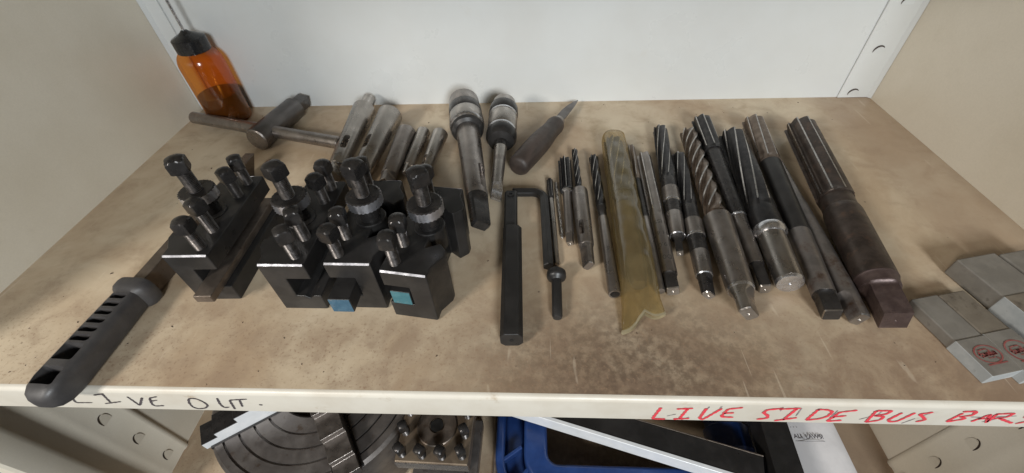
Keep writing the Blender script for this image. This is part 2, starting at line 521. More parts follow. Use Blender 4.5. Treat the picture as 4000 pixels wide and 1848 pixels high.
# back panel, side walls, shelf above and shelf below
bm = bmesh.new()
box(bm, -0.002, W_ + 0.002, D_, D_ + 0.0012, LOW - .02, 0.42)
back = struct(finish('back_panel', bm, 'paint_white', smooth=0))
for sx in (0, 1):
    bm = bmesh.new()
    x0 = -0.0012 if sx == 0 else W_
    box(bm, x0, x0 + .0012, -0.026, D_ + .001, LOW - .05, 0.42)
    struct(finish('side_wall', bm, 'paint', smooth=0))
bm = bmesh.new()
box(bm, 0.0, W_, 0.0, D_, 0.372, 0.3736)
box(bm, 0.0, W_, 0.0, 0.0012, 0.342, 0.372)
struct(finish('upper_shelf', bm, 'paint', smooth=0))
bm = bmesh.new()
box(bm, 0.0, W_, -0.004, D_, LOW - .0016, LOW)
box(bm, 0.0, W_, -0.004, -0.0028, LOW - .03, LOW - .0016)
lows = struct(finish('lower_shelf', bm, 'shelf', smooth=0))


def slot_tab(parent, origin, ex, ey, ez, w=.017, h=.010, arc=.66, mat='paint'):
    """lanced D-shaped tab: dark curved slit over a slightly pressed-out half-moon. ex = along slit, ey = up, ez = out of the sheet"""
    o = Vector(origin)
    n = 14
    bm = bmesh.new()
    # pressed-out half-moon: raised along the slit, flush along the straight bottom
    top, bot = [], []
    for i in range(n + 1):
        a = math.pi * i / n
        u = -math.cos(a) * w / 2
        v = math.sin(a) * h
        top.append(bm.verts.new(o + ex * u + ey * v + ez * (.0004 + .0009 * math.sin(a))))
        bot.append(bm.verts.new(o + ex * u + ey * (-.1 * h) + ez * .0003))
    for i in range(n):
        bm.faces.new((top[i], top[i + 1], bot[i + 1], bot[i]))
    t = finish('slot_tab', bm, mat, parent, smooth=60)
    bm = bmesh.new()
    inn, out = [], []
    for i in range(n + 1):
        a = math.pi * (.0 + arc * i / n)
        th = .0021 * (.25 + .75 * math.sin(math.pi * i / n))
        u, v = -math.cos(a), math.sin(a)
        inn.append(bm.verts.new(o + ex * u * w / 2 + ey * v * h + ez * .00035))
        out.append(bm.verts.new(o + ex * u * (w / 2 + th) + ey * (v * (h + th)) + ez * .00035))
    for i in range(n):
        bm.faces.new((inn[i], inn[i + 1], out[i + 1], out[i]))
    finish('slot_opening', bm, 'slit', t, smooth=0)


Xv, Yv, Zv = Vector((1, 0, 0)), Vector((0, 1, 0)), Vector((0, 0, 1))


def rear_post(x0, x1, label, slots):
    bm = bmesh.new()
    y0 = D_ - .0026
    pts = [(x0, D_ - .0004), (x0, y0 + .0006), (x0 + .0006, y0), (x1 - .004, y0), (x1, y0 - .004), (x1, D_ - .0004)] if x1 > x0 else \
          [(x0, D_ - .0004), (x0, y0 + .0006), (x0 - .0006, y0), (x1 + .004, y0), (x1, y0 - .004), (x1, D_ - .0004)]
    prism(bm, pts, 'z', .0006, .34)
    o = finish('corner_post', bm, 'paint_white', smooth=30)
    tag(o, label, 'post', 'slotted corner posts of the cabinet')
    for (sx, sz) in slots:
        slot_tab(o, (sx, y0, sz), Xv, Zv, -Yv, .0135, .0066, .72, 'paint_white')


rear_post(W_ - .041, W_ - .0004, 'slotted cream corner post at the back right above the shelf', [(W_ - .0235, .0045), (W_ - .0215, .0595), (W_ - .020, .1135), (W_ - .020, .167)])
rear_post(.0215, .0004, 'narrow white corner post at the back left behind the amber bottle', [])


def front_post(side, label):
    x = 0.0 if side == 0 else W_
    s = 1 if side == 0 else -1
    bm = bmesh.new()
    # inner flange lying on the side wall with a rolled rear edge and a front return
    prf = [(0.0, .062), (.0018, .064), (.0034, .0615), (.0030, .058), (.0016, .055), (.0016, .030), (.0022, .026), (.0016, .022), (.0016, .006), (.004, .001), (.013, -.001), (.016, -.006), (.016, -.024), (.014, -.0262), (0.0, -.0262)]
    pts = [(x + s * a, b) for a, b in prf]
    prism(bm, pts, 'z', LOW - .04, -.0335)
    o = finish('corner_post', bm, 'paint', smooth=40)
    tag(o, label, 'post', 'slotted corner posts of the cabinet')
    for k in range(5):
        z = -.117 - .0565 * k if side == 0 else -.130 - .0565 * k
        slot_tab(o, (x + s * .0016, .043, z), Yv, Zv, Xv * s, .0105, .0125, .58)


front_post(0, 'slotted cream corner post under the left end of the lip')
front_post(1, 'slotted cream corner post under the right end of the lip')

# ------------------------------------------------------------------ round tools


class Tool:
    def __init__(self, name, label, cat, p0, p1, group=None, z0=None, z1=None):
        P0, P1 = Vector(p0) / 1000, Vector(p1) / 1000
        d = (P1 - P0)
        self.L = d.length
        d.normalize()
        side = Zv.cross(d).normalized()
        up = d.cross(side)
        rot = Matrix((d, side, up)).transposed()
        E = Vector((P0.x, P0.y, 0.0))
        self.root = empty(name, E, rot)
        self.o = rot.transposed() @ (P0 - E)
        tag(self.root, label, cat, group)

    def P(self, s, y, z):
        return Vector((self.o.x + s, self.o.y + y, self.o.z + z))

    def ring(self, s, r, n=32, roll=0.0):
        return [self.P(s, r * math.cos(2 * math.pi * j / n + roll), r * math.sin(2 * math.pi * j / n + roll)) for j in range(n)]

    def lathe(self, part, prof, mat, n=36, parent=None, bevel=0.0):
        """prof in mm: (s, r)"""
        bm = bmesh.new()
        loft(bm, [self.ring(s / 1000, max(r, .02) / 1000, n) for s, r in prof])
        return finish(part, bm, mat, parent or self.root, bevel=bevel)

    def flutes(self, s0, s1, r0, r1, n, turns, mat='dark_flute', land='edge_steel', depth=.30, run=9, rtip=None, part='flutes', landw=.12, hand=1):
        prof = [(0.0, 1.0), (landw, 1.0), (.36, 1 - depth * .30), (.62, 1 - depth * .72), (.86, 1 - depth), (.975, 1 - depth * .93)]
        k = len(prof)
        Ltot = s1 - s0
        ns = 8 if abs(turns) < .02 else 44
        S = [s0 + Ltot * i / ns for i in range(ns + 1)]
        extra = [s1 - run * f for f in (1, .75, .5, .25, .1)]
        S = sorted(set([s for s in S if s < s1 - run] + extra + [s1]))
        S = [s0] + [s0 + 1.2] + [s for s in S if s > s0 + 2]
        secs = []
        for s in S:
            t = (s - s0) / Ltot
            r = r0 + (r1 - r0) * t
            if s == s0:
                r *= .93
            dm = min(1, max(0, (s1 - s) / run)) ** .7
            rr = r * (1.0 if s < s1 - run * .12 else .95)
            tw = hand * 2 * math.pi * turns * t
            sec = []
            for i in range(n):
                for f, q in prof:
                    a = 2 * math.pi * (i + f) / n + tw
                    rad = rr * (1 - (1 - q) * dm) / 1000
                    sec.append(self.P(s / 1000, rad * math.cos(a), rad * math.sin(a)))
            secs.append(sec)
        bm = bmesh.new()
        last = len(S) - 5
        loft(bm, secs, mfun=lambda i, j: 1 if (j % k == 0 and i <= last) else 0)
        return finish(part, bm, [mat, land], self.root, smooth=28)

    def clip(self, part, s0, s1, r, ty, tz, roll, mat, trans=4.0, hole=1.2, r1=None, chamfer=.6, n=48, endmat='grey_steel', concave=False):
        """round bar whose section is cut to flats (|y|<ty, |z|<tz in the rolled frame): tangs and squares"""
        r1 = r1 or r
        S = [(0, 0.0)] + [(trans * i / 5, i / 5) for i in range(1, 6)] + [(s1 - s0 - chamfer, 1.0), (s1 - s0, 1.0)]
        secs = []
        cr, sr = math.cos(roll), math.sin(roll)
        for q, (s, f) in enumerate(S):
            t = s / (s1 - s0)
            rr = r + (r1 - r) * t
            if q == len(S) - 1:
                rr -= chamfer * .7
            e = 1 - (1 - f) ** 2
            ly = rr + (min(ty, rr) - rr) * e - (chamfer * .5 if q == len(S) - 1 else 0)
            lz = rr + (min(tz, rr) - rr) * e - (chamfer * .5 if q == len(S) - 1 else 0)
            sec = []
            for j in range(n):
                a = 2 * math.pi * j / n
                y = max(-ly, min(ly, rr * math.cos(a)))
                z = max(-lz, min(lz, rr * math.sin(a)))
                sec.append(self.P((s0 + s) / 1000, (y * cr - z * sr) / 1000, (y * sr + z * cr) / 1000))
            secs.append(sec)
        if hole:
            secs.append(self.ring(s1 / 1000, hole / 1000, n, roll))
            secs.append(self.ring((s1 - hole * 1.2) / 1000, .02 / 1000, n, roll))
        bm = bmesh.new()
        ns = len(S)
        loft(bm, secs, mfun=lambda i, j: 1 if (i >= ns - 2) else 0)
        return finish(part, bm, [mat, endmat], self.root, smooth=30)

    def end(self, prof):
        return prof


RG = 'reamers laid out in a row on the shelf'

# R1: slim straight reamer beside the hex key
t = Tool('reamer', 'slim straight reamer lying right against the black hex key', 'reamer', (488, 239, 3.2), (491.5, 119, 2.5), RG)
t.flutes(0, 32, 3.3, 3.1, 6, 0, run=6)
t.lathe('shank', [(31, 2.6), (33, 2.7), (118, 2.4), (119.3, 2.0), (119.5, .2)], 'grey_steel')
# R2: thin spiral drill
t = Tool('spiral_drill', 'thinnest spiral drill, half hidden between two small reamers', 'drill', (494.6, 235, 1.8), (497.5, 154, 1.7), RG)
t.flutes(0, 79, 1.7, 1.6, 3, 2.2, 'grey_steel', run=4, depth=.42)
t.lathe('tip', [(78, 1.5), (80, 1.5), (82, .6), (82.3, .1)], 'bright_steel', 18)
# R3: straight flute, shiny flute ends, square end
t = Tool('reamer', 'short reamer with wide straight flutes and small squared shank end', 'reamer', (505.2, 268, 7.6), (504.2, 143, 4.2), RG)
t.flutes(0, 53, 7.1, 6.7, 8, 0, 'dark_flute', run=4, depth=.40)
t.lathe('collar', [(51.5, 5.6), (52.5, 6.1), (54, 5.8), (56, 4.2)], 'bright_steel')
t.lathe('shank', [(54, 4.2), (112, 4.1), (113, 4.0)], 'dull_steel')
t.clip('square_end', 112.5, 125, 4.1, 2.9, 2.9, .35, 'dull_steel', 3, 1.1)
# R4: small spiral reamer in a slotted taper sleeve
t = Tool('reamer_in_sleeve', 'small spiral reamer seated in a slotted grey taper sleeve', 'reamer', (517.5, 286, 8.8), (518, 114, 6.6), RG)
t.flutes(0, 68, 3.5, 3.5, 5, .75, run=9, depth=.38)
t.lathe('neck', [(67, 3.0), (74, 3.0)], 'dull_steel')
sl = t.lathe('taper_sleeve', [(72, 6.9), (73, 7.9), (75, 8.2), (147, 7.0), (148.5, 6.6), (149, 6.2)], 'dull_steel')
cb = bmesh.new()
cz = t.o.z
for i, secx in enumerate([0]):
    pts = []
    for k in range(24):
        a = 2 * math.pi * k / 24
        ux = math.cos(a) * 2.1
        uy = math.sin(a) * 2.1 + (7 if math.sin(a) >= 0 else -7)
        pts.append(((uy + 130) / 1000, (ux - 3.2) / 1000 + t.o.y))
    prism(cb, [(t.o.x + a, b) for a, b in pts], 'z', cz - .002, cz + .02)
cut(sl, cb)
t.lathe('drift_end', [(122, 1.7), (136, 1.7), (137.5, 1.0)], 'dull_steel', 16)
t.clip('tang', 148.5, 172, 6.2, 3.2, 6.5, -.55, 'dull_steel', 6, 0, 5.6)
# R5: spiral reamer with collar groove and tubular end
t = Tool('reamer', 'dark spiral reamer with plain grey shank, left of the plastic sleeve', 'reamer', (538.5, 277, 5.3), (536.5, 85, 5.4), RG)
t.flutes(0, 84, 5.2, 5.0, 6, .55, run=12, depth=.34)
t.lathe('neck', [(83, 4.2), (85, 4.6), (86, 4.9), (88, 4.9), (89, 4.3), (100, 4.3), (102, 4.9)], 'black_worn')
t.lathe('shank', [(101, 4.6), (102, 5.0), (191, 5.4), (192, 5.1), (192, 3.9), (190, 3.6), (183, 3.2)], 'dull_steel')
# R7
t = Tool('reamer', 'slender dark reamer pressed against the right side of the plastic sleeve', 'reamer', (583, 297, 5.0), (573.8, 90, 4.3), RG)
t.flutes(0, 62, 4.4, 4.4, 6, .12, 'brown_flute', run=10)
t.lathe('neck', [(61, 3.9), (120, 4.0), (122, 4.4)], 'black_worn')
t.lathe('shank', [(121, 4.0), (122, 4.5), (206, 4.3), (208, 3.6), (208.2, .2)], 'dull_steel')
# R8: straight reamer with engraved shank and square
t = Tool('reamer', 'straight reamer with engraved letters on its shank and a black squared end', 'reamer', (593.5, 275, 7.6), (583, 87, 6.6), RG)
t.flutes(0, 101, 7.4, 7.0, 6, 0, 'dull_steel', run=14, depth=.30, landw=.14)
t.lathe('shank', [(88, 5.6), (101, 6.6), (170, 6.5), (171, 6.4)], 'dull_steel')
t.clip('square_end', 170.5, 188, 6.5, 5.0, 5.0, .30, 'black_worn', 2.5, 1.3, chamfer=1.0)
for i, tx in enumerate(('HSS', 'H 6', '19.0', 'D0')):
    me = text_mesh(tx, .0068)
    rr = .00665
    for v in me.vertices:
        u, w_ = v.co.x, v.co.y
        a = u / rr
        v.co = t.P((112 + i * 14.5) / 1000 + w_, -rr * math.sin(a + .10), rr * math.cos(a + .10))
    me.materials.clear()
    me.materials.append(M['etch'])
    o = bpy.data.objects.new('engraving', me)
    COL.objects.link(o)
    o.parent = t.root


def spiral_mt(label, p0, p1, st, n, turns, fr, tangw):
    """chucking reamer with stepped taper shank; st = s of flute end, neck end, body end, groove end, taper end, tip"""
    a, b, c, d, e, f = st
    t = Tool('reamer', label, 'reamer', p0, p1, RG)
    t.flutes(0, a, fr[0], fr[0] * .97, n, turns, run=13, depth=.26, landw=.11)
    t.lathe('neck', [(a - 6, fr[0] * .85), (a, fr[0] * .93), (b, fr[0] * .93)], 'black_worn')
    t.lathe('body', [(b - .3, fr[1] * .9), (b + .7, fr[1]), (c - 1, fr[1])], 'dull_steel')
    t.lathe('collar', [(c - 1.2, fr[1] + .02), (c, fr[1] + .1), (c + 1.0, fr[1] - .5)], 'bright_steel')
    t.lathe('groove', [(c + .5, fr[1] - .6), (d, fr[1] - .75)], 'black_worn')
    t.lathe('taper_shank', [(d - .2, fr[2] - .3), (d + .6, fr[2]), (e - .8, fr[3])], 'dull_steel')
    t.lathe('end_collar', [(e - 1, fr[3]), (e - .1, fr[3]), (e + .6, fr[3] - .6)], 'bright_steel')
    t.clip('tang', e + .3, f, fr[3] - .7, *tangw, 'black_worn', 5, 1.2, fr[3] - 1.6, chamfer=.9)
    return t


spiral_mt('short dark spiral reamer with silver rings, nearest to the engraved shank', (622, 328, 8.6), (598, 128, 7.6), (101, 114, 135, 152, 181, 202), 7, .28, (8.3, 8.4, 8.0, 6.9), (3.0, 3.0, .3))
spiral_mt('dark spiral reamer with ringed shank, left of the brown steep-spiral reamer', (630.8, 273, 8.1), (609, 82, 8.0), (88, 106, 127, 146, 172, 192), 7, .25, (7.7, 8.3, 7.6, 6.9), (3.6, 6.9, .9))

# R11: steep spiral, brown
t = Tool('reamer', 'brown steep-spiral bridge reamer on a thick grey taper shank', 'reamer', (652.5, 318, 9.5), (630.5, 61, 14.2), RG)
t.flutes(0, 146, 9.4, 9.4, 6, 1.25, 'brown_flute', run=12, depth=.38, landw=.16)
t.lathe('neck', [(140, 7.0), (146, 8.2), (152, 8.2)], 'brown_flute')
t.lathe('taper_shank', [(151, 11.2), (152.3, 12.4), (234, 10.2)], 'dull_steel')
t.lathe('end_collar', [(233.8, 10.2), (235, 10.2), (236.5, 9.4)], 'bright_steel')
t.clip('tang', 236, 258, 9.5, 4.8, 9.5, .75, 'grey_steel', 9, 1.3, 8.2, chamfer=.8)
# R12: straight flutes, long dark shank
t = Tool('reamer', 'straight-fluted reamer on a long dark shank behind the big dark spiral reamer', 'reamer', (672.5, 340, 11.8), (655.8, 90, 6.8), RG)
t.flutes(0, 66, 11.2, 10.9, 8, 0, 'dark_flute', run=10, depth=.20, landw=.13)
t.lathe('neck', [(60, 8.6), (66, 9.0), (160, 8.0), (167, 7.8)], 'black_worn')
t.lathe('collar', [(167, 8.0), (168.5, 8.0), (169.2, 7.4)], 'bright_steel')
t.lathe('taper_shank', [(169, 7.4), (222, 6.7), (226, 6.6)], 'dull_steel')
t.clip('square_end', 225.5, 251, 6.5, 4.4, 5.2, .25, 'black_worn', 5, 1.1, 6.0, chamfer=1.2)
# R13: big dark spiral
t = Tool('reamer', 'largest dark spiral reamer with a wide silver collar and blunt grey shank', 'reamer', (695.5, 303, 13.7), (672.7, 90, 13.4), RG)
t.flutes(0, 131, 13.3, 13.1, 8, .20, 'dark_flute', run=17, depth=.22, landw=.13)
t.lathe('neck', [(122, 11.2), (131, 12.6), (153, 12.8)], 'dark_flute')
t.lathe('collar', [(152.5, 12.9), (154, 13.5), (158, 13.6), (160, 13.0), (162, 11.6)], 'bright_steel')
t.lathe('shank', [(161, 11.1), (211.5, 10.7)], 'grey_steel')
t.lathe('shank_end', [(211.3, 10.7), (213, 10.3), (214, 9.7), (214, 1.4), (212.6, .05)], 'bright_steel')
# R14: brown straight flutes, black then rusty shank, square
t = Tool('reamer', 'brown straight-fluted reamer with black middle and rust-spotted squared shank', 'reamer', (731, 335, 12.4), (694.8, 65, 8.4), RG)
t.flutes(0, 84, 11.9, 11.7, 8, .06, 'brown_flute', run=9, depth=.20, landw=.12)
t.lathe('neck', [(80, 10.4), (85, 10.6), (182, 9.8), (186, 9.6)], 'black_oxide')
t.lathe('shank', [(185.5, 9.0), (187, 9.4), (252, 8.5), (254, 8.4)], 'rust_steel')
t.clip('square_end', 253.5, 273, 8.4, 6.1, 6.1, .22, 'black_worn', 4, 0, 8.2, chamfer=1.0)
# R15
t = Tool('reamer', 'thin tapered rusty reamer tucked under the largest one with its silver tang', 'reamer', (734, 253, 5.2), (713, 60, 7.8), RG)
t.flutes(-40, 60, 4.2, 5.8, 6, 0, 'dull_steel', run=16, depth=.25)
t.lathe('shank', [(50, 5.3), (60, 5.8), (112, 7.0), (150, 7.4), (169, 7.6), (170, 7.5)], 'rust_steel')
t.clip('tang', 169.5, 193, 7.5, 4.2, 7.6, -.35, 'rust_steel', 7, 1.3, 7.0, chamfer=.9)
# R16
t = Tool('reamer', 'biggest dark rusty reamer at the right end with a square maroon tang', 'reamer', (776, 317, 15.8), (731.5, 56, 15.0), RG)
t.flutes(0, 131, 15.4, 15.2, 9, 0, 'dark_rust', run=5, depth=.20, landw=.12)
t.lathe('neck', [(126, 13.2), (131, 13.6), (146, 13.8)], 'dark_rust')
t.lathe('taper_shank', [(145, 13.4), (148, 14.6), (153, 15.2), (225, 14.9), (227, 14.7)], 'dark_rust')
t.lathe('end_collar', [(226.8, 14.8), (228, 14.9), (229, 14.2), (236, 13.4)], 'maroon_steel')
t.clip('tang', 235, 265, 13.4, 8.6, 9.2, .28, 'maroon_steel', 4, 1.0, 13.2, chamfer=.5, endmat='maroon_steel')

# reamer inside the yellowed plastic sleeve
t = Tool('reamer', 'dark reamer wrapped inside the yellowed plastic sleeve', 'reamer', (561.8, 297, 12), (555.5, 90, 11), RG)
t.flutes(0, 95, 10.5, 10.5, 8, .3, 'dark_flute', run=12, depth=.28)
t.lathe('neck', [(88, 8), (96, 9), (112, 9)], 'black_worn')
t.lathe('shank', [(111, 8.4), (112, 9), (195, 8), (207, 6), (207.3, .2)], 'tool_steel')
t = Tool('plastic_sleeve', 'yellowed translucent plastic sleeve with crumpled open front end', 'sleeve', (562, 304, 14.6), (554.6, 62, 13.5))
bm = bmesh.new()
secs = []
n = 40
NS = 46
for i in range(NS + 1):
    s = 246 * i / NS
    w = 13.2 + 1.2 * (s / 246) ** 1.5
    h = 13.4
    if s < 8:
        k = math.sqrt(max(0.02, 1 - ((8 - s) / 8) ** 2))
        w *= k
        h *= .5 + .5 * k
    q = max(0.0, (s - 196) / 50)
    w += 2.0 * q ** 2
    sec = []
    for j in range(n):
        a = 2 * math.pi * j / n
        ca, sa = math.cos(a), math.sin(a)
        y = w * math.copysign(abs(ca) ** .8, ca)
        z = h * math.copysign(abs(sa) ** .85, sa)
        # towards the mouth the tube collapses into a folded wave
        wave = -11.0 + 9.5 * math.exp(-((y + 1.0) / 5.2) ** 2) + 6.5 / (1 + math.exp(-(y - 5.0) / 1.6))
        flat = wave + math.copysign(abs(sa) ** .6, sa) * 2.4
        e = min(1.0, q) ** 1.15
        z = z * (1 - e) + flat * e
        wob = .40 * math.sin(s * .21 + 3 * a) + .28 * math.sin(s * .07 + 2 * a + 1) + .28 * math.sin(s * .43 - a)
        z = max(z + wob, -13.3)
        ss = s + q * q * (-.42 * y - 6.0 * math.exp(-((y - 1.0) / 6.0) ** 2))
        sec.append(t.P(ss / 1000, (y + wob * .4) / 1000, z / 1000))
    secs.append(sec)
loft(bm, secs, True, False)
sk = finish('film_tube', bm, 'film', t.root, smooth=80)
bm = bmesh.new()
rim = secs[-1]
n = len(rim)
for j in range(n):
    a, b = rim[j], rim[(j + 1) % n]
ring2 = []
cen = sum(rim, Vector()) / n
loft(bm, [[p.lerp(cen, -.03) + Vector((-.0012, 0, 0)) for p in rim], [p.lerp(cen, -.05) + Vector((.0006, 0, 0)) for p in rim], [p + Vector((.0018, 0, 0)) for p in rim], [p.lerp(cen, .06) + Vector((-.0004, 0, 0)) for p in rim]], False, False)
finish('rolled_rim', bm, film('thick_film_rim', (0.85, .78, .55), (.78, .70, .50), .1, .25, 1.2), t.root, smooth=80)

# ------------------------------------------------------------------ taper sleeves (left of the chucks)
SG = 'taper sleeves in a row behind the tool holders'


def stadium(bm, t, s, ln, w, lat, z0, z1, ang=0):
    pts = []
    for k in range(24):
        a = 2 * math.pi * k / 24
        uy = math.cos(a) * w / 2
        us = math.sin(a) * w / 2 + (ln / 2 - w / 2) * (1 if math.sin(a) >= 0 else -1)
        pts.append((t.o.x + (s + us) / 1000, t.o.y + (lat + uy) / 1000))
    prism(bm, pts, 'z', t.o.z + z0 / 1000, t.o.z + z1 / 1000)


def sleeve(label, p0, p1, L, r0, r1, mat, slot=None, tang=True, plug=None, bore=.72):
    t = Tool('taper_sleeve', label, 'sleeve', p0, p1, SG)
    pr = [(7, r0 * bore * .9), (1.2, r0 * bore), (0, r0 * bore + .6), (0, r0 - .8), (.9, r0), (L - 1, r1), (L, r1 - .6), (L, .3)]
    b = t.lathe('body', pr, mat)
    if slot:
        s, ln, w, lat = slot
        cb = bmesh.new()
        stadium(cb, t, s, ln, w, lat, 0, 40)
        cut(b, cb)
    if tang:
        t.clip('tang', L - .4, L + 14, r1 - .8, r1 * .45, r1, .5, mat, 5, 0, r1 - 1.6)
    if plug:
        t.lathe('plug', plug, 'grey_steel')
    return t


sleeve('long grey taper sleeve with a small round plug in its back end', (249, 377, 14.7), (252, 253, 10.2), 122, 14.5, 10.0, 'grey_steel', (87, 24, 7, 2.5), True, [(-27, .2), (-27, 7.6), (-26, 8.4), (-2, 9.2), (6, 9.2)])
sleeve('thick grey taper sleeve with a slot, second from the left', (288, 360, 15.6), (283, 254, 11.2), 112, 15.4, 10.6, 'grey_steel', (72, 24, 7, -4.5))
sleeve('short dark taper sleeve in the middle of the row', (316, 325, 11.8), (314, 240, 9.2), 84, 11.5, 9.0, 'dull_steel', None)
sleeve('narrowest light grey taper sleeve', (335.5, 330, 8.6), (331, 258, 6.8), 70, 8.3, 6.2, 'grey_steel', None)
sleeve('short grey taper sleeve closest to the big chuck', (357.5, 323, 9.8), (351.8, 250, 7.3), 74, 9.5, 7.0, 'grey_steel', (60, 18, 5, -3.5))

# ------------------------------------------------------------------ chucks with taper shanks
t = Tool('collet_chuck', 'dark collet chuck with a long thick taper shank', 'chuck', (382, 375, 25.5), (421.5, 160, 10.2), 'collet chucks pointing at the back panel')
t.lathe('nose_ring', [(0, .2), (0, 15.5), (1.2, 17.8), (3, 18.8), (21, 19.4)], 'dull_steel')
t.lathe('grip_band', [(20.8, 19.5), (21.6, 20.0), (36, 20.4), (37, 19.9)], 'black_worn')
t.lathe('rear_ring', [(36.8, 20.0), (38, 20.6), (54, 20.9), (56, 20.6)], 'grey_steel')
t.lathe('bevel_ring', [(55.8, 20.6), (58.5, 20.0), (60, 18.6)], 'bright_steel')
t.lathe('flange', [(59.8, 18.8), (62, 19.6), (66, 18.5), (68.5, 15.0)], 'black_oxide')
b = t.lathe('taper_shank', [(67, 13.2), (70, 13.8), (178, 11.3), (180, 11.0)], 'dull_steel')
cb = bmesh.new()
stadium(cb, t, 156, 36, 6.5, 9.0, -3, 30)
cut(b, cb)
t.clip('tang', 179.5, 219, 11.0, 5.6, 11, .95, 'black_worn', 12, 0, 9.4, chamfer=2.0, endmat='black_worn')

t = Tool('collet_chuck', 'bright steel collet chuck with a short thin shank', 'chuck', (434.5, 368, 25.5), (432.5, 202, 6.2), 'collet chucks pointing at the back panel')
t.lathe('nose_ring', [(0, .2), (0, 12.2), (1.5, 14.2), (10, 15.2), (13, 16.5)], 'grey_steel')
t.lathe('grip_band', [(12.8, 16.6), (14, 17.4), (27, 17.9), (28, 17.3)], 'black_worn')
t.lathe('ring', [(27.8, 17.2), (28.5, 17.6), (31, 17.6), (32, 16.8)], 'bright_steel')
t.lathe('body', [(31.8, 17.0), (33, 17.4), (55, 17.4), (56, 16.9)], 'grey_steel')
t.lathe('bevel_ring', [(55.8, 16.9), (57, 17.4), (59.5, 17.6), (61, 17.0)], 'bright_steel')
t.lathe('flange', [(60.8, 17.4), (63, 18.0), (70, 17.6), (75, 15.0), (77, 9.0)], 'black_oxide')
t.lathe('neck', [(75, 7.2), (86, 7.2), (87, 6.8)], 'black_worn')
t.lathe('shank', [(86.5, 7.2), (104, 6.9)], 'grey_steel')
t.lathe('shank_band', [(103.9, 6.8), (112, 6.6)], 'dull_steel')
t.lathe('shank_tail', [(111.9, 6.8), (146, 6.2)], 'grey_steel')
t.clip('flat_end', 145.5, 166, 6.2, 7, 1.9, -.5, 'bright_steel', 11, 0, 6.0, chamfer=.6)

# ------------------------------------------------------------------ scraper
t = Tool('scraper', 'three-sided scraper with dark wooden handle, point on the back edge', 'scraper', (454, 250, 13.0), (531, 409, 6.5))
t.lathe('handle', [(-1.5, .2), (-1.5, 8), (0, 10.6), (3, 12.2), (30, 13.0), (52, 13.2), (66, 12.6), (80, 11.2), (90, 10.8), (98, 11.4), (103, 10.6), (104, 9)], 'wood_dark')
t.lathe('ferrule', [(103.5, 8.0), (104.2, 8.4), (112, 7.4), (113, 6.4)], 'dull_steel')
bm = bmesh.new()
secs = []
for s, r in ((111, 4.6), (118, 5.4), (135, 5.6), (152, 4.4), (166, 2.6), (176.5, .25)):
    sec = []
    for j in range(12):
        a = 2 * math.pi * j / 12 + math.pi / 2
        k = (j % 4) / 4
        tri = 1.0 / (math.cos((a - math.pi / 2 + math.pi) % (2 * math.pi / 3) - math.pi / 3) * 2)
        rad = r * tri * 1.25
        sec.append(t.P(s / 1000, rad * math.cos(a) / 1000, rad * math.sin(a) / 1000))
    secs.append(sec)
loft(bm, secs)
finish('blade', bm, 'key_steel', t.root, smooth=25)

# ------------------------------------------------------------------ chuck key (T-handle)
p0, p1 = Vector((.1365, .3065, .0148)), Vector((.1565, .4070, .0148))
hd = (p1 - p0).normalized()
t = Tool('chuck_key', 'T-handled chuck key lying in front of the amber bottle', 'chuck key', p0 * 1000, p1 * 1000)
t.lathe('head', [(0, .2), (0, 12.6), (1.2, 14.0), (2.0, 14.3), (79, 14.0), (80.5, 13.0), (80.5, .5)], 'key_steel', 44)
t.lathe('end_face', [(-.3, .2), (-.3, 12.3), (.9, 13.7), (.95, .3)], 'dull_steel', 44)
t.clip('square_drive', 79.5, 103, 10.4, 7.2, 7.2, .2, 'key_steel', 1.5, 0, chamfer=.8, endmat='key_steel')
lat = Zv.cross(hd).normalized()
a0, a1 = Vector((.0165, .3580, .0172)), Vector((.2345, .2925, .0172))
mid = p0 + hd * .022
bd = (a1 - a0).normalized()
b0 = mid - bd * .122
b1 = mid + bd * .106
mrot = t.root.matrix_world.to_3x3().transposed()
bm = bmesh.new()
n = 28
ups = Vector((0, 0, 1))
sd = bd.cross(ups).normalized()
secs = []
Lb = (b1 - b0).length
for s, r in ((0, .0060), (.0012, .0076), (Lb - .0012, .0076), (Lb, .0062), (Lb, .0040), (Lb - .006, .0034)):
    c = b0 + bd * s
    secs.append([mrot @ (c + sd * r * math.cos(2 * math.pi * j / n) + ups * r * math.sin(2 * math.pi * j / n) - t.root.location) for j in range(n)])
loft(bm, secs)
finish('cross_bar', bm, 'dull_steel', t.root)

# ------------------------------------------------------------------ black bar, hex key, flanged pin
root = empty('boring_bar', (.4545, .040, 0), Matrix.Rotation(R(1.6), 3, 'Z'))
tag(root, 'thick black boring bar with a narrowed flat back half, lying alone in the middle', 'bar')
bm = bmesh.new()
oc = [(-.0085, .004), (-.0052, .0004), (.0052, .0004), (.0085, .004), (.0085, .0125), (.0052, .0165), (-.0052, .0165), (-.0085, .0125)]
prism(bm, oc, 'y', 0, .116)
finish('shank', bm, 'black_oxide', root, bevel=.0008)
bm = bmesh.new()
prism(bm, [(-.0084, .0030), (-.006, .0006), (.0030, .0006), (.0046, .0030), (.0046, .0110), (.0030, .0130), (-.0062, .0130), (-.0084, .0105)], 'y', .1155, .170)
finish('narrow_half', bm, 'black_oxide', root, bevel=.0008)
bm = bmesh.new()
lathe_z(bm, [(.0125, .0036), (.0137, .0036), (.0140, .0032), (.0140, .0018), (.0126, .0016)], -.002, .163, 24)
finish('clamp_screw', bm, 'black_worn', root)
bm = bmesh.new()
secs = [[(.0016 * math.cos(a), yy, .0085 + .0016 * math.sin(a)) for a in [2 * math.pi * j / 16 for j in range(16)]] for yy in (-.0002, .002)]
loft(bm, secs)
finish('centre_hole', bm, 'hole_dark', root)

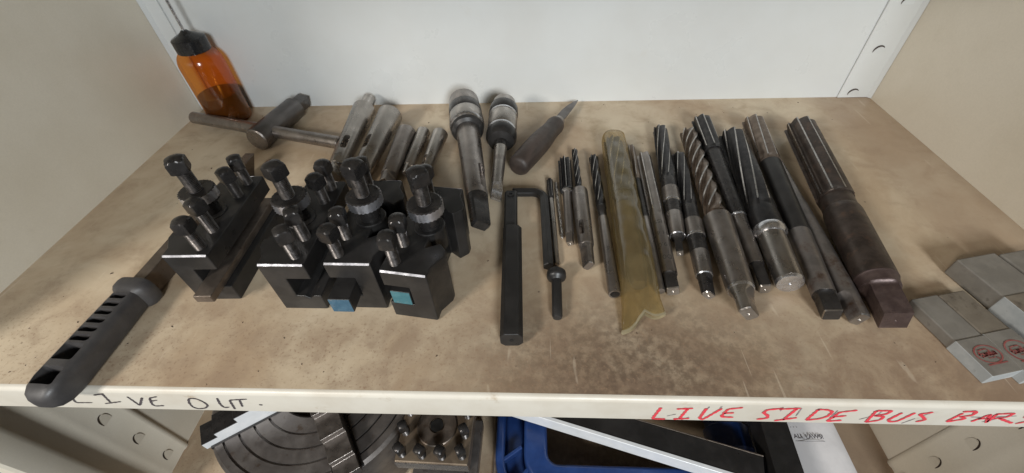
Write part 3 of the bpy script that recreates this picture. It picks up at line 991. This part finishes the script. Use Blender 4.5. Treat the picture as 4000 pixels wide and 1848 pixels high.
root = empty('hex_key', (.4815, .2135, 0))
tag(root, 'black L-shaped hex key with its short arm behind the boring bar', 'hex key')
bm = bmesh.new()
path = [Vector((-.0325, .0032, .0046)), Vector((-.016, .0030, .0046))]
for i in range(9):
    a = math.pi / 2 - i * math.pi / 16
    path.append(Vector((-.0120 + .0120 * math.cos(a), -.0090 + .0120 * math.sin(a), .0046)))
path += [Vector((.0008, -.04, .0046)), Vector((.0022, -.0985, .0046))]
secs = []
for i, p in enumerate(path):
    d = (path[min(i + 1, len(path) - 1)] - path[max(i - 1, 0)]).normalized()
    s_ = d.cross(Zv).normalized()
    secs.append([p + (s_ * math.cos(a) + Zv * math.sin(a)) * .0050 for a in [math.pi / 3 * j + math.pi / 6 for j in range(6)]])
loft(bm, secs)
finish('key_rod', bm, 'black_oxide', root, smooth=25, bevel=.0006)

t = Tool('flanged_pin', 'small black flanged pin lying just in front of the hex key end', 'pin', (490, 106, 7.6), (489.3, 63, 4.3))
t.lathe('flange', [(-4, .2), (-4, 3.6), (-1.5, 4.0), (-1, 6.6), (0, 8.0), (1.5, 8.2), (4.5, 8.2), (6, 7.6), (6.8, 6.4), (8.5, 4.6)], 'black_oxide')
t.lathe('shaft', [(7.5, 4.5), (9, 4.25), (41.5, 4.15), (43.4, 3.4), (43.6, .2)], 'black_oxide')

# ------------------------------------------------------------------ tool holders
HH = .055


def thread_mesh(name, z0, z1, r, pitch, mat):
    bm = bmesh.new()
    pr = []
    z = z0
    while z < z1:
        pr += [(z, r * .86), (z + pitch * .5, r)]
        z += pitch
    pr.append((z1, r * .9))
    lathe_z(bm, pr, 0, 0, 18)
    o = finish(name, bm, mat, None, smooth=20)
    return o


def dome_head(name, a, z0, z1, mat):
    """square head with a turned (spherical) crown"""
    bm = bmesh.new()
    n = 32
    secs = []
    half = a / 2

    def sec(z, lim):
        out = []
        for j in range(n):
            an = 2 * math.pi * j / n
            c, s = math.cos(an), math.sin(an)
            k = half / max(abs(c), abs(s))
            k = min(k, lim)
            out.append((k * c, k * s, z))
        return out
    diag = half * 1.37
    hgt = z1 - z0
    secs = [sec(z0, diag * .92), sec(z0 + hgt * .06, diag), sec(z0 + hgt * .70, diag), sec(z0 + hgt * .80, half * 1.20), sec(z0 + hgt * .89, half * .99), sec(z0 + hgt * .96, half * .62), sec(z1, half * .15)]
    loft(bm, secs)
    return finish(name, bm, mat, None, smooth=28)


proto = {}
proto['bolt_thread'] = thread_mesh('thread', .0, .021, .0045, .00125, 'screw')
proto['bolt_head'] = dome_head('head', .0110, .0180, .0300, 'black_worn')
proto['stud_thread'] = thread_mesh('thread', .020, .047, .0054, .0013, 'screw')
proto['stud_head'] = dome_head('head', .0130, .0430, .0555, 'black_worn')
bm = bmesh.new()
lathe_z(bm, [(-.02, .0122), (.0008, .0122), (.0014, .0116), (.0014, .0080)], 0, 0, 40)
proto['boss'] = finish('boss', bm, 'black_oxide')
bm = bmesh.new()
lathe_z(bm, [(.001, .0082), (.0165, .0082)], 0, 0, 32)
proto['sleeve'] = finish('stud_sleeve', bm, 'black_worn')
# knurled nut: diamond knurl as real facets
bm = bmesh.new()
NK, NZ = 52, 6
secs = [[(.0095 * math.cos(2 * math.pi * j / NK), .0095 * math.sin(2 * math.pi * j / NK), .0148) for j in range(NK)]]
for i in range(NZ + 1):
    z = .0156 + .0080 * i / NZ
    sec = []
    for j in range(NK):
        r = .0131 + (.0008 if (i + j) % 2 else 0.0)
        a = 2 * math.pi * j / NK
        sec.append((r * math.cos(a), r * math.sin(a), z))
    secs.append(sec)
secs.append([(.0124 * math.cos(2 * math.pi * j / NK), .0124 * math.sin(2 * math.pi * j / NK), .0243) for j in range(NK)])
secs.append([(.0052 * math.cos(2 * math.pi * j / NK), .0052 * math.sin(2 * math.pi * j / NK), .0241) for j in range(NK)])
loft(bm, secs, mfun=lambda i, j: 0 if 1 <= i <= NZ else 1)
proto['nut'] = finish('knurled_nut', bm, ['knurl', 'black_worn'], smooth=12)
first = {k: True for k in proto}


def use(key, parent, loc, rz=0.0, name=None):
    o = proto[key]
    if not first[key]:
        o = o.copy()
        COL.objects.link(o)
    first[key] = False
    o.parent = parent
    o.location = loc
    o.rotation_euler = (0, 0, rz)
    if name:
        o.name = name
    return o


def holder(label, loc, rz, flip, vgroove=False, heads=()):
    """local: x from the tool-slot face (0) to the dovetail side, y along the block"""
    root = empty('tool_holder', (loc[0], loc[1], 0), Matrix.Rotation(rz, 3, 'Z'))
    tag(root, label, 'tool holder', 'quick-change tool holders in a row')
    sx = -1 if flip else 1
    w, L = .0375, .100
    zl, zu, dp = .018, .0385, .0198
    half_out = [(w - .001, 0), (w - .001, .009), (.0430, .0205), (.0430, .0265), (.0365, .0335), (.0262, .0275)]
    outline = [(0, 0)] + half_out + [(a, L - b) for a, b in half_out[::-1]] + [(0, L)]
    bm = bmesh.new()
    prism(bm, [(sx * a, b) for a, b in outline], 'z', .0002, HH)
    body = finish('body', bm, 'black_oxide', root, smooth=30, bevel=.0010, segs=1)
    cb = bmesh.new()
    csec = [(-.01, zu), (dp, zu), (dp, zl)]
    if vgroove:
        csec += [(.0135, zl), (.0100, zl - .0032), (.0065, zl)]
    csec += [(-.01, zl)]
    prism(cb, [(sx * a, b) for a, b in csec], 'y', -.01, L + .01)
    cut(body, cb)
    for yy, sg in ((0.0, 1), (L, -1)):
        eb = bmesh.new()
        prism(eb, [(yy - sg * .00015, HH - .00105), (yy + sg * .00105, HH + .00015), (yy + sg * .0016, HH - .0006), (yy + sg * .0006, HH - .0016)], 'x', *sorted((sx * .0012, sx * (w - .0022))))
        finish('highlight_edge', eb, 'edge_highlight', root, smooth=0)  # brighter strip laid on the chamfer in place of its highlight
    for k, (v, hh) in enumerate(((.0095, 0), (.0285, 0), (.0715, 0), (.0895, 0))):
        lift = heads[k] if k < len(heads) else random.uniform(-.002, .002)
        b = empty('clamp_bolt', (sx * .0095, v, HH + lift))
        b.parent = root
        rr = random.uniform(0, math.pi / 2)
        use('bolt_thread', b, (0, 0, -.004), rr)
        use('bolt_head', b, (0, 0, 0), rr)
    s = empty('height_stud', (sx * .0225, .0505, HH))
    s.parent = root
    use('boss', s, (0, 0, 0))
    use('sleeve', s, (0, 0, 0))
    use('nut', s, (0, 0, 0), random.uniform(0, 1))
    rr = random.uniform(0, 1.5)
    use('stud_thread', s, (0, 0, 0))
    use('stud_head', s, (0, 0, 0), rr)
    return root


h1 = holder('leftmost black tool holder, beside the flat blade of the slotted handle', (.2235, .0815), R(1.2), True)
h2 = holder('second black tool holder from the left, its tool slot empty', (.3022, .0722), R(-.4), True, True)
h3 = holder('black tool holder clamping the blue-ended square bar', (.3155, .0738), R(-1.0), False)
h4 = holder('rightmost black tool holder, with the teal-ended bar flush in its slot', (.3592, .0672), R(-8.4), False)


def bar(name, label, root, x0, x1, y0, y1, z0, z1, mat, endmat):
    mw = root.matrix_world
    e = empty(name, mw @ Vector(((x0 + x1) / 2, y0, z0)), mw.to_3x3())
    tag(e, label, 'tool bar')
    bm = bmesh.new()
    hw = abs(x1 - x0) / 2
    box(bm, -hw, hw, .0004, y1 - y0, 0, z1 - z0)
    finish('shank', bm, mat, e, smooth=0, bevel=.0006)
    bm = bmesh.new()
    box(bm, -hw + .0003, hw - .0003, 0, .0006, .0003, z1 - z0 - .0003)
    finish('painted_end' if endmat != mat else 'end_face', bm, endmat, e, smooth=0, bevel=.0002)
    return e


bpy.context.view_layer.update()
bar('tool_bar', 'flat brownish tool bar poking out of the leftmost tool holder', h1, -.0195, -.0050, -.016, .104, .0183, .0255, 'tool_steel', 'tool_steel')
bar('tool_bar', 'square tool bar with a dull blue painted end', h3, .0025, .0192, -.0165, .090, .0183, .0335, 'black_oxide', 'blue_end')
bar('tool_bar', 'square tool bar with a teal painted end', h4, .0035, .0192, -.0006, .095, .0183, .0330, 'black_oxide', 'teal')

# ------------------------------------------------------------------ slotted handle with flat blade
root = empty('hand_scraper', (.1375, -.0165, 0), Matrix.Rotation(R(-2.2), 3, 'Z'))
tag(root, 'black plastic handle with slots and a flat dark blade, overhanging the front edge', 'hand scraper')
bm = bmesh.new()
secs = []
n = 48
Ls = .104
prof = [(0.0, .25), (.0012, .5), (.004, .76), (.009, .93), (.016, 1.0), (.05, .97), (.088, .93), (.090, 1.05), (.093, 1.22), (.098, 1.24), (.101, 1.16), (.102, .8)]
for s, k in prof:
    hw = .0128 * k
    hh = .0122 * (k if k < 1 else 1 + (k - 1) * .35)
    cz = .0128
    if s > .04:
        hw *= 1 - .12 * min(1, (s - .04) / .04) * (1 if s < .0895 else .3)
    sec = []
    for j in range(n):
        a = 2 * math.pi * j / n
        c, d = math.cos(a), math.sin(a)
        sec.append((hw * math.copysign(abs(c) ** .55, c), s, cz + hh * math.copysign(abs(d) ** .6, d)))
    secs.append(sec)
loft(bm, secs)
hnd = finish('handle', bm, 'black_plastic', root, smooth=50)
cb = bmesh.new()


def rrect(cx, cy, wx, wy, r, skew=.0):
    pts = []
    for qx, qy, a0 in ((1, 1, 0), (-1, 1, 90), (-1, -1, 180), (1, -1, 270)):
        for k in range(5):
            a = R(a0 + 22.5 * k)
            pts.append((cx + qx * (wx / 2 - r) + r * math.cos(a), cy + qy * (wy / 2 - r) + r * math.sin(a)))
    return pts


yy = .0835
for k in range(6):
    prism(cb, rrect(0, yy, .0128 + .0004 * k, .0053, .0023), 'z', .008, .05)
    yy -= .0076
prism(cb, rrect(0, .0345, .0155, .0130, .0018), 'z', .007, .05)
prism(cb, rrect(0, .0165, .0165, .0130, .0018), 'z', .006, .05)
cut(hnd, cb)
bm = bmesh.new()
prism(bm, [(-.0056, .0006), (.0056, .0006), (.0056, .0205), (-.0056, .0205)], 'y', .1015, .287)
for v in bm.verts:
    if v.co.y > .28 and v.co.z < .01:
        v.co.y -= .018
finish('blade', bm, 'tool_steel', root, smooth=0, bevel=.0006)

# ------------------------------------------------------------------ amber bottle
bx, by = .0590, .3845
root = empty('oil_bottle', (bx, by, 0))
tag(root, 'amber plastic oil bottle with black cap and metal spout', 'bottle')
bm = bmesh.new()
lathe_z(bm, [(.0006, .0225), (.0022, .0248), (.005, .0256), (.075, .0256), (.0790, .0253), (.0830, .0245), (.0865, .0232), (.0895, .0213), (.0915, .0194), (.0930, .0172), (.097, .0165)], 0, 0, 48, cap1=False)
finish('body', bm, 'amber', root, smooth=60)
bm = bmesh.new()
lathe_z(bm, [(.0018, .022), (.003, .0242), (.006, .0248), (.0385, .0248), (.0388, .023)], 0, 0, 48)
finish('oil', bm, 'oil', root, smooth=50)
bm = bmesh.new()
n = 60
secs = []
for z, r, rib in ((.0925, .0180, 1), (.0930, .0186, 1), (.1068, .0186, 1), (.1076, .0180, 0), (.1082, .0172, 0), (.1118, .0095, 0), (.1142, .0050, 0), (.1160, .0036, 0), (.1163, .002, 0)):
    secs.append([((r + (.00022 if (rib and j % 3 == 0) else 0)) * math.cos(2 * math.pi * j / n), (r + (.00022 if (rib and j % 3 == 0) else 0)) * math.sin(2 * math.pi * j / n), z) for j in range(n)])
loft(bm, secs)
finish('cap', bm, 'cap_plastic', root, smooth=28)
bm = bmesh.new()
lathe_z(bm, [(.115, .0017), (.24, .0016)], 0, 0, 20)
finish('spout', bm, 'bright_steel', root)

# ------------------------------------------------------------------ small grey boxes at the right


def strip_mesh(bm, pts, w, z):
    P = [Vector(p) for p in pts]
    for i in range(len(P) - 1):
        d = (P[i + 1] - P[i])
        if d.length < 1e-6:
            continue
        d.normalize()
        nn = Vector((-d.y, d.x)) * w / 2
        a, b = P[i] - d * w * .3, P[i + 1] + d * w * .3
        bm.faces.new([bm.verts.new((q.x, q.y, z)) for q in (a + nn, a - nn, b - nn, b + nn)])


def small_box(label, loc, ang, w, L, h, sl, mats, logo=True):
    root = empty('bit_box', (loc[0], loc[1], 0), Matrix.Rotation(ang, 3, 'Z'))
    tag(root, label, 'small box', 'small grey boxes at the right edge')
    bm = bmesh.new()
    box(bm, .0005, w - .0005, sl - .006, L, .0002, h - .0005)
    finish('tray', bm, mats[0], root, smooth=0, bevel=.0012, segs=3)
    bm = bmesh.new()
    vs = box(bm, 0, w, 0, sl, .0, h + .0002)
    for f in bm.faces:
        f.material_index = 1 if f.calc_center_median().z > h * .9 else 0
    finish('sleeve', bm, ['box_side', mats[1]], root, smooth=0, bevel=.0007)
    if logo:
        bm = bmesh.new()
        cx, cy = w * .5, sl * .52
        rx, ry = w * .40, sl * .25
        N = 36
        z = h + .00045
        inn = [(cx + rx * .88 * math.cos(2 * math.pi * k / N), cy + ry * .88 * math.sin(2 * math.pi * k / N)) for k in range(N)]
        out = [(cx + rx * math.cos(2 * math.pi * k / N), cy + ry * math.sin(2 * math.pi * k / N)) for k in range(N)]
        for k in range(N):
            bm.faces.new([bm.verts.new((*q, z)) for q in (inn[k], out[k], out[(k + 1) % N], inn[(k + 1) % N])])
        # brush-script word and the small line under the oval (illegible in the photograph)
        u = rx / 10

        def S(pts, wd):
            strip_mesh(bm, [(cx + a * u, cy + b * u) for a, b in pts], wd * u, z + .0001)
        S([(-5.5, 2.2), (-7, .2), (-6, -1.6), (-4.6, -1.2)], 1.1)
        S([(-6.6, .4), (-4.8, .8)], 1.0)
        S([(-3.6, .8), (-4, -1.2), (-2.8, -1.2), (-2.2, 1)], 1.1)
        S([(-2.2, 1), (-1.8, -1.3), (-.6, .9), (-.4, -1)], 1.1)
        S([(.6, 1.2), (.2, -1.2), (1.6, -1), (1.9, 1)], 1.1)
        S([(2.6, 2.6), (2.7, -1.2), (3.6, -1)], 1.2)
        S([(5.6, .9), (4.4, .6), (4.2, -1), (5.6, -1), (5.8, .9), (6.2, -1.1)], 1.1)
        S([(-5, 3.4), (-1, 3.9), (2, 3.7)], .9)
        S([(-2.5, -3.0), (1, -3.3), (3, -2.6)], .6)
        S([(3.2, -3.2), (5.2, -4.2), (4.0, -5.2), (3.2, -3.2)], .5)
        S([(-7.5, -7.6), (7.5, -7.6)], .9)
        finish('red_logo', bm, 'print_red', root, smooth=0)
    return root


A = R(12.5)
small_box('small grey box with red oval print, nearest the big rusty reamer', (.7725, .0160), A, .0235, .0645, .0102, .0275, ('box_grey', 'box_grey'))
small_box('small box with brownish top, right beside the left grey box', (.7962, .0160), A, .0235, .0690, .0102, .0335, ('box_tan', 'box_grey'))
small_box('wide grey box behind the two small ones, its red print cut by the picture edge', (.8310, .0220), A, .0360, .0940, .0170, .0560, ('box_grey', 'box_tan'))
small_box('farthest grey box, only its back corner in the picture', (.8680, .0290), A, .0360, .0930, .0170, .0560, ('box_grey', 'box_grey'))

# ------------------------------------------------------------------ things on the lower shelf
# four-jaw lathe chuck, face up
CX0, CY0, FZ, CR = .2085, .107, -.200, .124
root = empty('lathe_chuck', (CX0, CY0, LOW))
tag(root, 'large ringed lathe chuck lying face up on the lower shelf', 'lathe chuck')
fz = FZ - LOW
pr = [(.0, CR - .004), (.004, CR), (fz - .004, CR), (fz, CR - .0035)]
for rr in (.112, .096, .080, .064):
    pr += [(fz, rr + .0012), (fz - .003, rr + .0010), (fz - .003, rr - .0010), (fz, rr - .0012)]
pr += [(fz, .046), (fz - .002, .044), (fz - .05, .043), (fz - .05, .001)]
bm = bmesh.new()
lathe_z(bm, pr, 0, 0, 96)
finish('chuck_body', bm, 'cast_iron', root, smooth=25)
for k, an in enumerate((214, 304, 34, 124)):
    bm = bmesh.new()
    st = [(.036, .0), (.128, .0), (.128, .012), (.112, .012), (.112, .020), (.088, .020), (.088, .029), (.062, .029), (.062, .037), (.036, .037)]
    prism(bm, [(a, b + fz - .002) for a, b in st], 'y', -.0125, .0125)
    bm.normal_update()
    for f in bm.faces:
        f.material_index = 1 if abs(f.normal.y) > .9 else 0
    j = finish('jaw', bm, ['black_worn', 'aluminium_lit_jaw'] if k == 0 else ['dull_steel', 'dull_steel'], root, smooth=0, bevel=.0005, segs=1)  # first jaw: light painted in, pale sides under dark tops
    j.rotation_euler = (0, 0, R(an))
    bm = bmesh.new()
    prism(bm, [(.03, fz + .0003), (CR - .001, fz + .0003), (CR - .001, fz - .006), (.03, fz - .006)], 'y', -.0155, .0155)
    s_ = finish('jaw_slot', bm, 'black_worn', root, smooth=0)
    s_.rotation_euler = (0, 0, R(an))

# four-way toolpost
root = empty('four_way_toolpost', (.3625, .0560, LOW), Matrix.Rotation(R(-1.5), 3, 'Z'))
tag(root, 'square four-way lathe toolpost with bolts on top, on the lower shelf', 'toolpost')
tp = -.200 - LOW
bm = bmesh.new()
box(bm, -.040, .040, -.040, .040, tp - .020, tp)
finish('top_plate', bm, 'brown_plate', root, smooth=0, bevel=.002, segs=3)
bm = bmesh.new()
box(bm, -.0395, .0395, -.0405, -.0398, tp - .0185, tp - .002)
finish('front_face', bm, 'bright_steel', root, smooth=0)
bm = bmesh.new()
box(bm, -.026, .026, -.026, .026, .02, tp - .0195)
finish('core', bm, 'black_worn', root, smooth=0)
bm = bmesh.new()
box(bm, -.040, .040, -.040, .040, 0.0005, .021)
finish('base_plate', bm, 'cast_iron', root, smooth=0, bevel=.0015)
bm = bmesh.new()
lathe_z(bm, [(tp - .001, .0225), (tp + .0010, .0225), (tp + .0018, .0215), (tp + .0018, .0085), (tp - .015, .008), (tp - .0155, .0002)], 0, -.001, 48)
finish('centre_disc', bm, 'tool_steel', root)
bm = bmesh.new()
lathe_z(bm, [(tp + .0019, .0072), (tp + .0021, .0072)], 0, -.001, 32)
finish('centre_hole', bm, 'hole_dark', root)
for (u, v) in ((-.0325, -.032), (-.0105, -.0325), (.0110, -.0325), (.0325, -.031), (-.0335, -.0095), (.0330, -.0095), (-.0335, .012), (.0330, .012), (-.0325, .032), (-.0105, .0325), (.0110, .0325), (.0325, .031)):
    e = empty('clamp_bolt', (u, v, tp))
    e.parent = root
    rr = random.uniform(0, 1.5)
    use('bolt_thread', e, (0, 0, -.006), rr)
    o = use('bolt_head', e, (0, 0, -.006), rr)
    o.scale = (.86, .86, 1)

# thin rod
root = empty('steel_rod', (.4225, .02, LOW))
tag(root, 'thin steel rod between the toolpost and the blue clamp', 'rod')
bm = bmesh.new()
loft(bm, [[(r * math.cos(2 * math.pi * j / 20), yy, .0040 + r * math.sin(2 * math.pi * j / 20)) for j in range(20)] for yy, r in ((-.012, .0030), (-.011, .0036), (.24, .0036), (.241, .003))])
finish('shaft', bm, 'tool_steel', root)

# blue G-clamp lying flat
root = empty('g_clamp', (.425, 0.0, LOW))
tag(root, 'big blue painted G-clamp lying flat on the lower shelf', 'clamp')


def cpath(off):
    """frame line at inward offset off from the outer edge (local x,y)"""
    pts = []
    x0, y0, r = off, -.028 + off, max(.010, .075 - off)
    pts.append((x0, .30))
    pts.append((x0, y0 + r))
    for k in range(1, 12):
        a = math.pi + k * math.pi / 24
        pts.append((x0 + r + r * math.cos(a), y0 + r + r * math.sin(a)))
    pts.append((x0 + r, y0))
    pts.append((.270 + 0 * off, y0 + .000))
    return pts


def band(bm, o0, o1, z0, z1):
    a, b = cpath(o0), cpath(o1)
    n = len(a)
    V = [[bm.verts.new((*p, z)) for p in q] for q, z in ((a, z0), (b, z0), (b, z1), (a, z1))]
    for i in range(n - 1):
        for k in range(4):
            bm.faces.new((V[k][i], V[k][i + 1], V[(k + 1) % 4][i + 1], V[(k + 1) % 4][i]))
    bm.faces.new([V[k][0] for k in range(4)])
    bm.faces.new([V[k][-1] for k in range(3, -1, -1)])


bm = bmesh.new()
band(bm, 0, .011, .010, .052)
band(bm, .0105, .034, .022, .036)
band(bm, .0341, .062, .006, .056)
finish('frame', bm, 'clamp_blue', root, smooth=40, bevel=.0045, segs=4)
for (u, v, an) in ((.020, .046, 35), (.031, .020, 50), (.052, .002, 70), (.10, -.009, 90), (.16, -.009, 90)):
    bm = bmesh.new()
    box(bm, -.014, .014, -.0022, .0022, .037, .050)
    o = finish('web_rib', bm, 'clamp_blue', root, smooth=0, bevel=.0012)
    o.location = (u, v, 0)
    o.rotation_euler = (0, 0, R(an))
bm = bmesh.new()
loft(bm, [[(.285 + r * math.cos(2 * math.pi * j / 32), yy, .032 + r * math.sin(2 * math.pi * j / 32)) for j in range(32)] for yy, r in ((.016, .018), (.018, .0215), (.055, .0215), (.058, .026), (.085, .026), (.088, .022), (.13, .022))])
finish('screw_boss', bm, 'clamp_blue', root)
bm = bmesh.new()
pr = []
yy = -.03
while yy < .20:
    pr += [(yy, .0095), (yy + .002, .0115)]
    yy += .004
loft(bm, [[(.285 + r * math.cos(2 * math.pi * j / 20), y_, .032 + r * math.sin(2 * math.pi * j / 20)) for j in range(20)] for y_, r in pr])
finish('clamp_screw', bm, 'black_worn', root, smooth=20)

# long black bar with a bright aluminium edge, lying across the clamp
pA, pB = Vector((.5015, .0660, -.212)), Vector((.7000, .0095, -.212))
d = (pB - pA).normalized()
root = empty('edged_bar', (pA.x, pA.y, -.245), Matrix.Rotation(math.atan2(d.y, d.x), 3, 'Z'))
tag(root, 'long black bar with bright white front edge, lying diagonally over the blue clamp', 'bar')
bm = bmesh.new()
box(bm, -.10, .215, .0032, .0290, .0, .0325)
finish('bar_body', bm, 'black_oxide', root, smooth=0, bevel=.0006)
bm = bmesh.new()
box(bm, -.10, .215, -.0012, .0031, .010, .0335)
finish('bright_edge', bm, 'aluminium_lit_jaw', root, smooth=0, bevel=.0006)
bm = bmesh.new()
box(bm, -.10, .215, .0290, .0304, .0, .0332)
finish('rear_edge', bm, 'tool_steel', root, smooth=0, bevel=.0003)

# flat black bar and printed paper packet at the right
root = empty('flat_bar', (.7330, .0, -.236), Matrix.Rotation(R(-4), 3, 'Z'))
tag(root, 'wide flat black bar lying on the printed white packet', 'bar')
bm = bmesh.new()
box(bm, -.0145, .0145, -.008, .30, .0, .030)
finish('bar_body', bm, 'black_oxide', root, smooth=0, bevel=.001)
root = empty('paper_packet', (.760, .0, LOW))
tag(root, 'white printed paper packet beside the flat black bar', 'packet')
bm = bmesh.new()
pz = -.2385 - LOW
N = 16
secs = []
pts = [(-.020 + .085 * i / N, pz - .0012 * math.sin(i * .8) - .0015 * (1 if i in (0, N) else 0)) for i in range(N + 1)]
poly = pts + [(.0655, .0005), (-.0195, .0005)]
prism(bm, poly, 'y', -.010, .26)
finish('packet', bm, 'paper', root, smooth=35, bevel=.001)
me = text_mesh('ALL LAWS!', .0068, .00008)
for v in me.vertices:
    v.co = Vector((v.co.x + .0275, v.co.y + .066, pz + .0013))
me.materials.clear()
me.materials.append(M['ink_black'])
o = bpy.data.objects.new('printed_text', me)
COL.objects.link(o)
o.parent = root
bm = bmesh.new()
for k in range(4):
    lathe_z(bm, [(pz + .0012, .0004 + .0005 * (k == 0)), (pz + .0014, .0004 + .0005 * (k == 0))], +.0085 + .0034 * k, .0765, 10)
box(bm, .011, .0435, .0608, .0610, pz + .0010, pz + .0014)
finish('printed_dots', bm, 'ink_black', root, smooth=0)

# ------------------------------------------------------------------ loose crumbs and swarf on the shelf
rng = random.Random(5)
bm = bmesh.new()
for k in range(80):
    x = rng.uniform(.03, .89)
    y = rng.choice((rng.uniform(.006, .06), rng.uniform(.006, .40), rng.uniform(.36, .41)))
    a = rng.uniform(0, 6.28)
    ln = rng.choice((.0004, .0005, .0006, .0008, .0013)) * rng.uniform(.7, 1.3)
    wd = ln * rng.uniform(.25, .6)
    hh = .0003 + wd * .5
    c_, s_ = math.cos(a), math.sin(a)
    base = [(-ln, -wd), (ln * rng.uniform(.6, 1), -wd * .4), (ln, wd * rng.uniform(.5, 1)), (-ln * .5, wd)]
    V = [bm.verts.new((x + u * c_ - v * s_, y + u * s_ + v * c_, .00005)) for u, v in base]
    T_ = [bm.verts.new((x + (u * c_ - v * s_) * .6, y + (u * s_ + v * c_) * .6, hh)) for u, v in base]
    bm.faces.new(T_)
    for i in range(4):
        bm.faces.new((V[i], V[(i + 1) % 4], T_[(i + 1) % 4], T_[i]))
o = finish('swarf', bm, 'slit', None, smooth=0)
o['kind'] = 'stuff'
o['label'] = 'tiny dark crumbs and swarf scattered over the shelf'
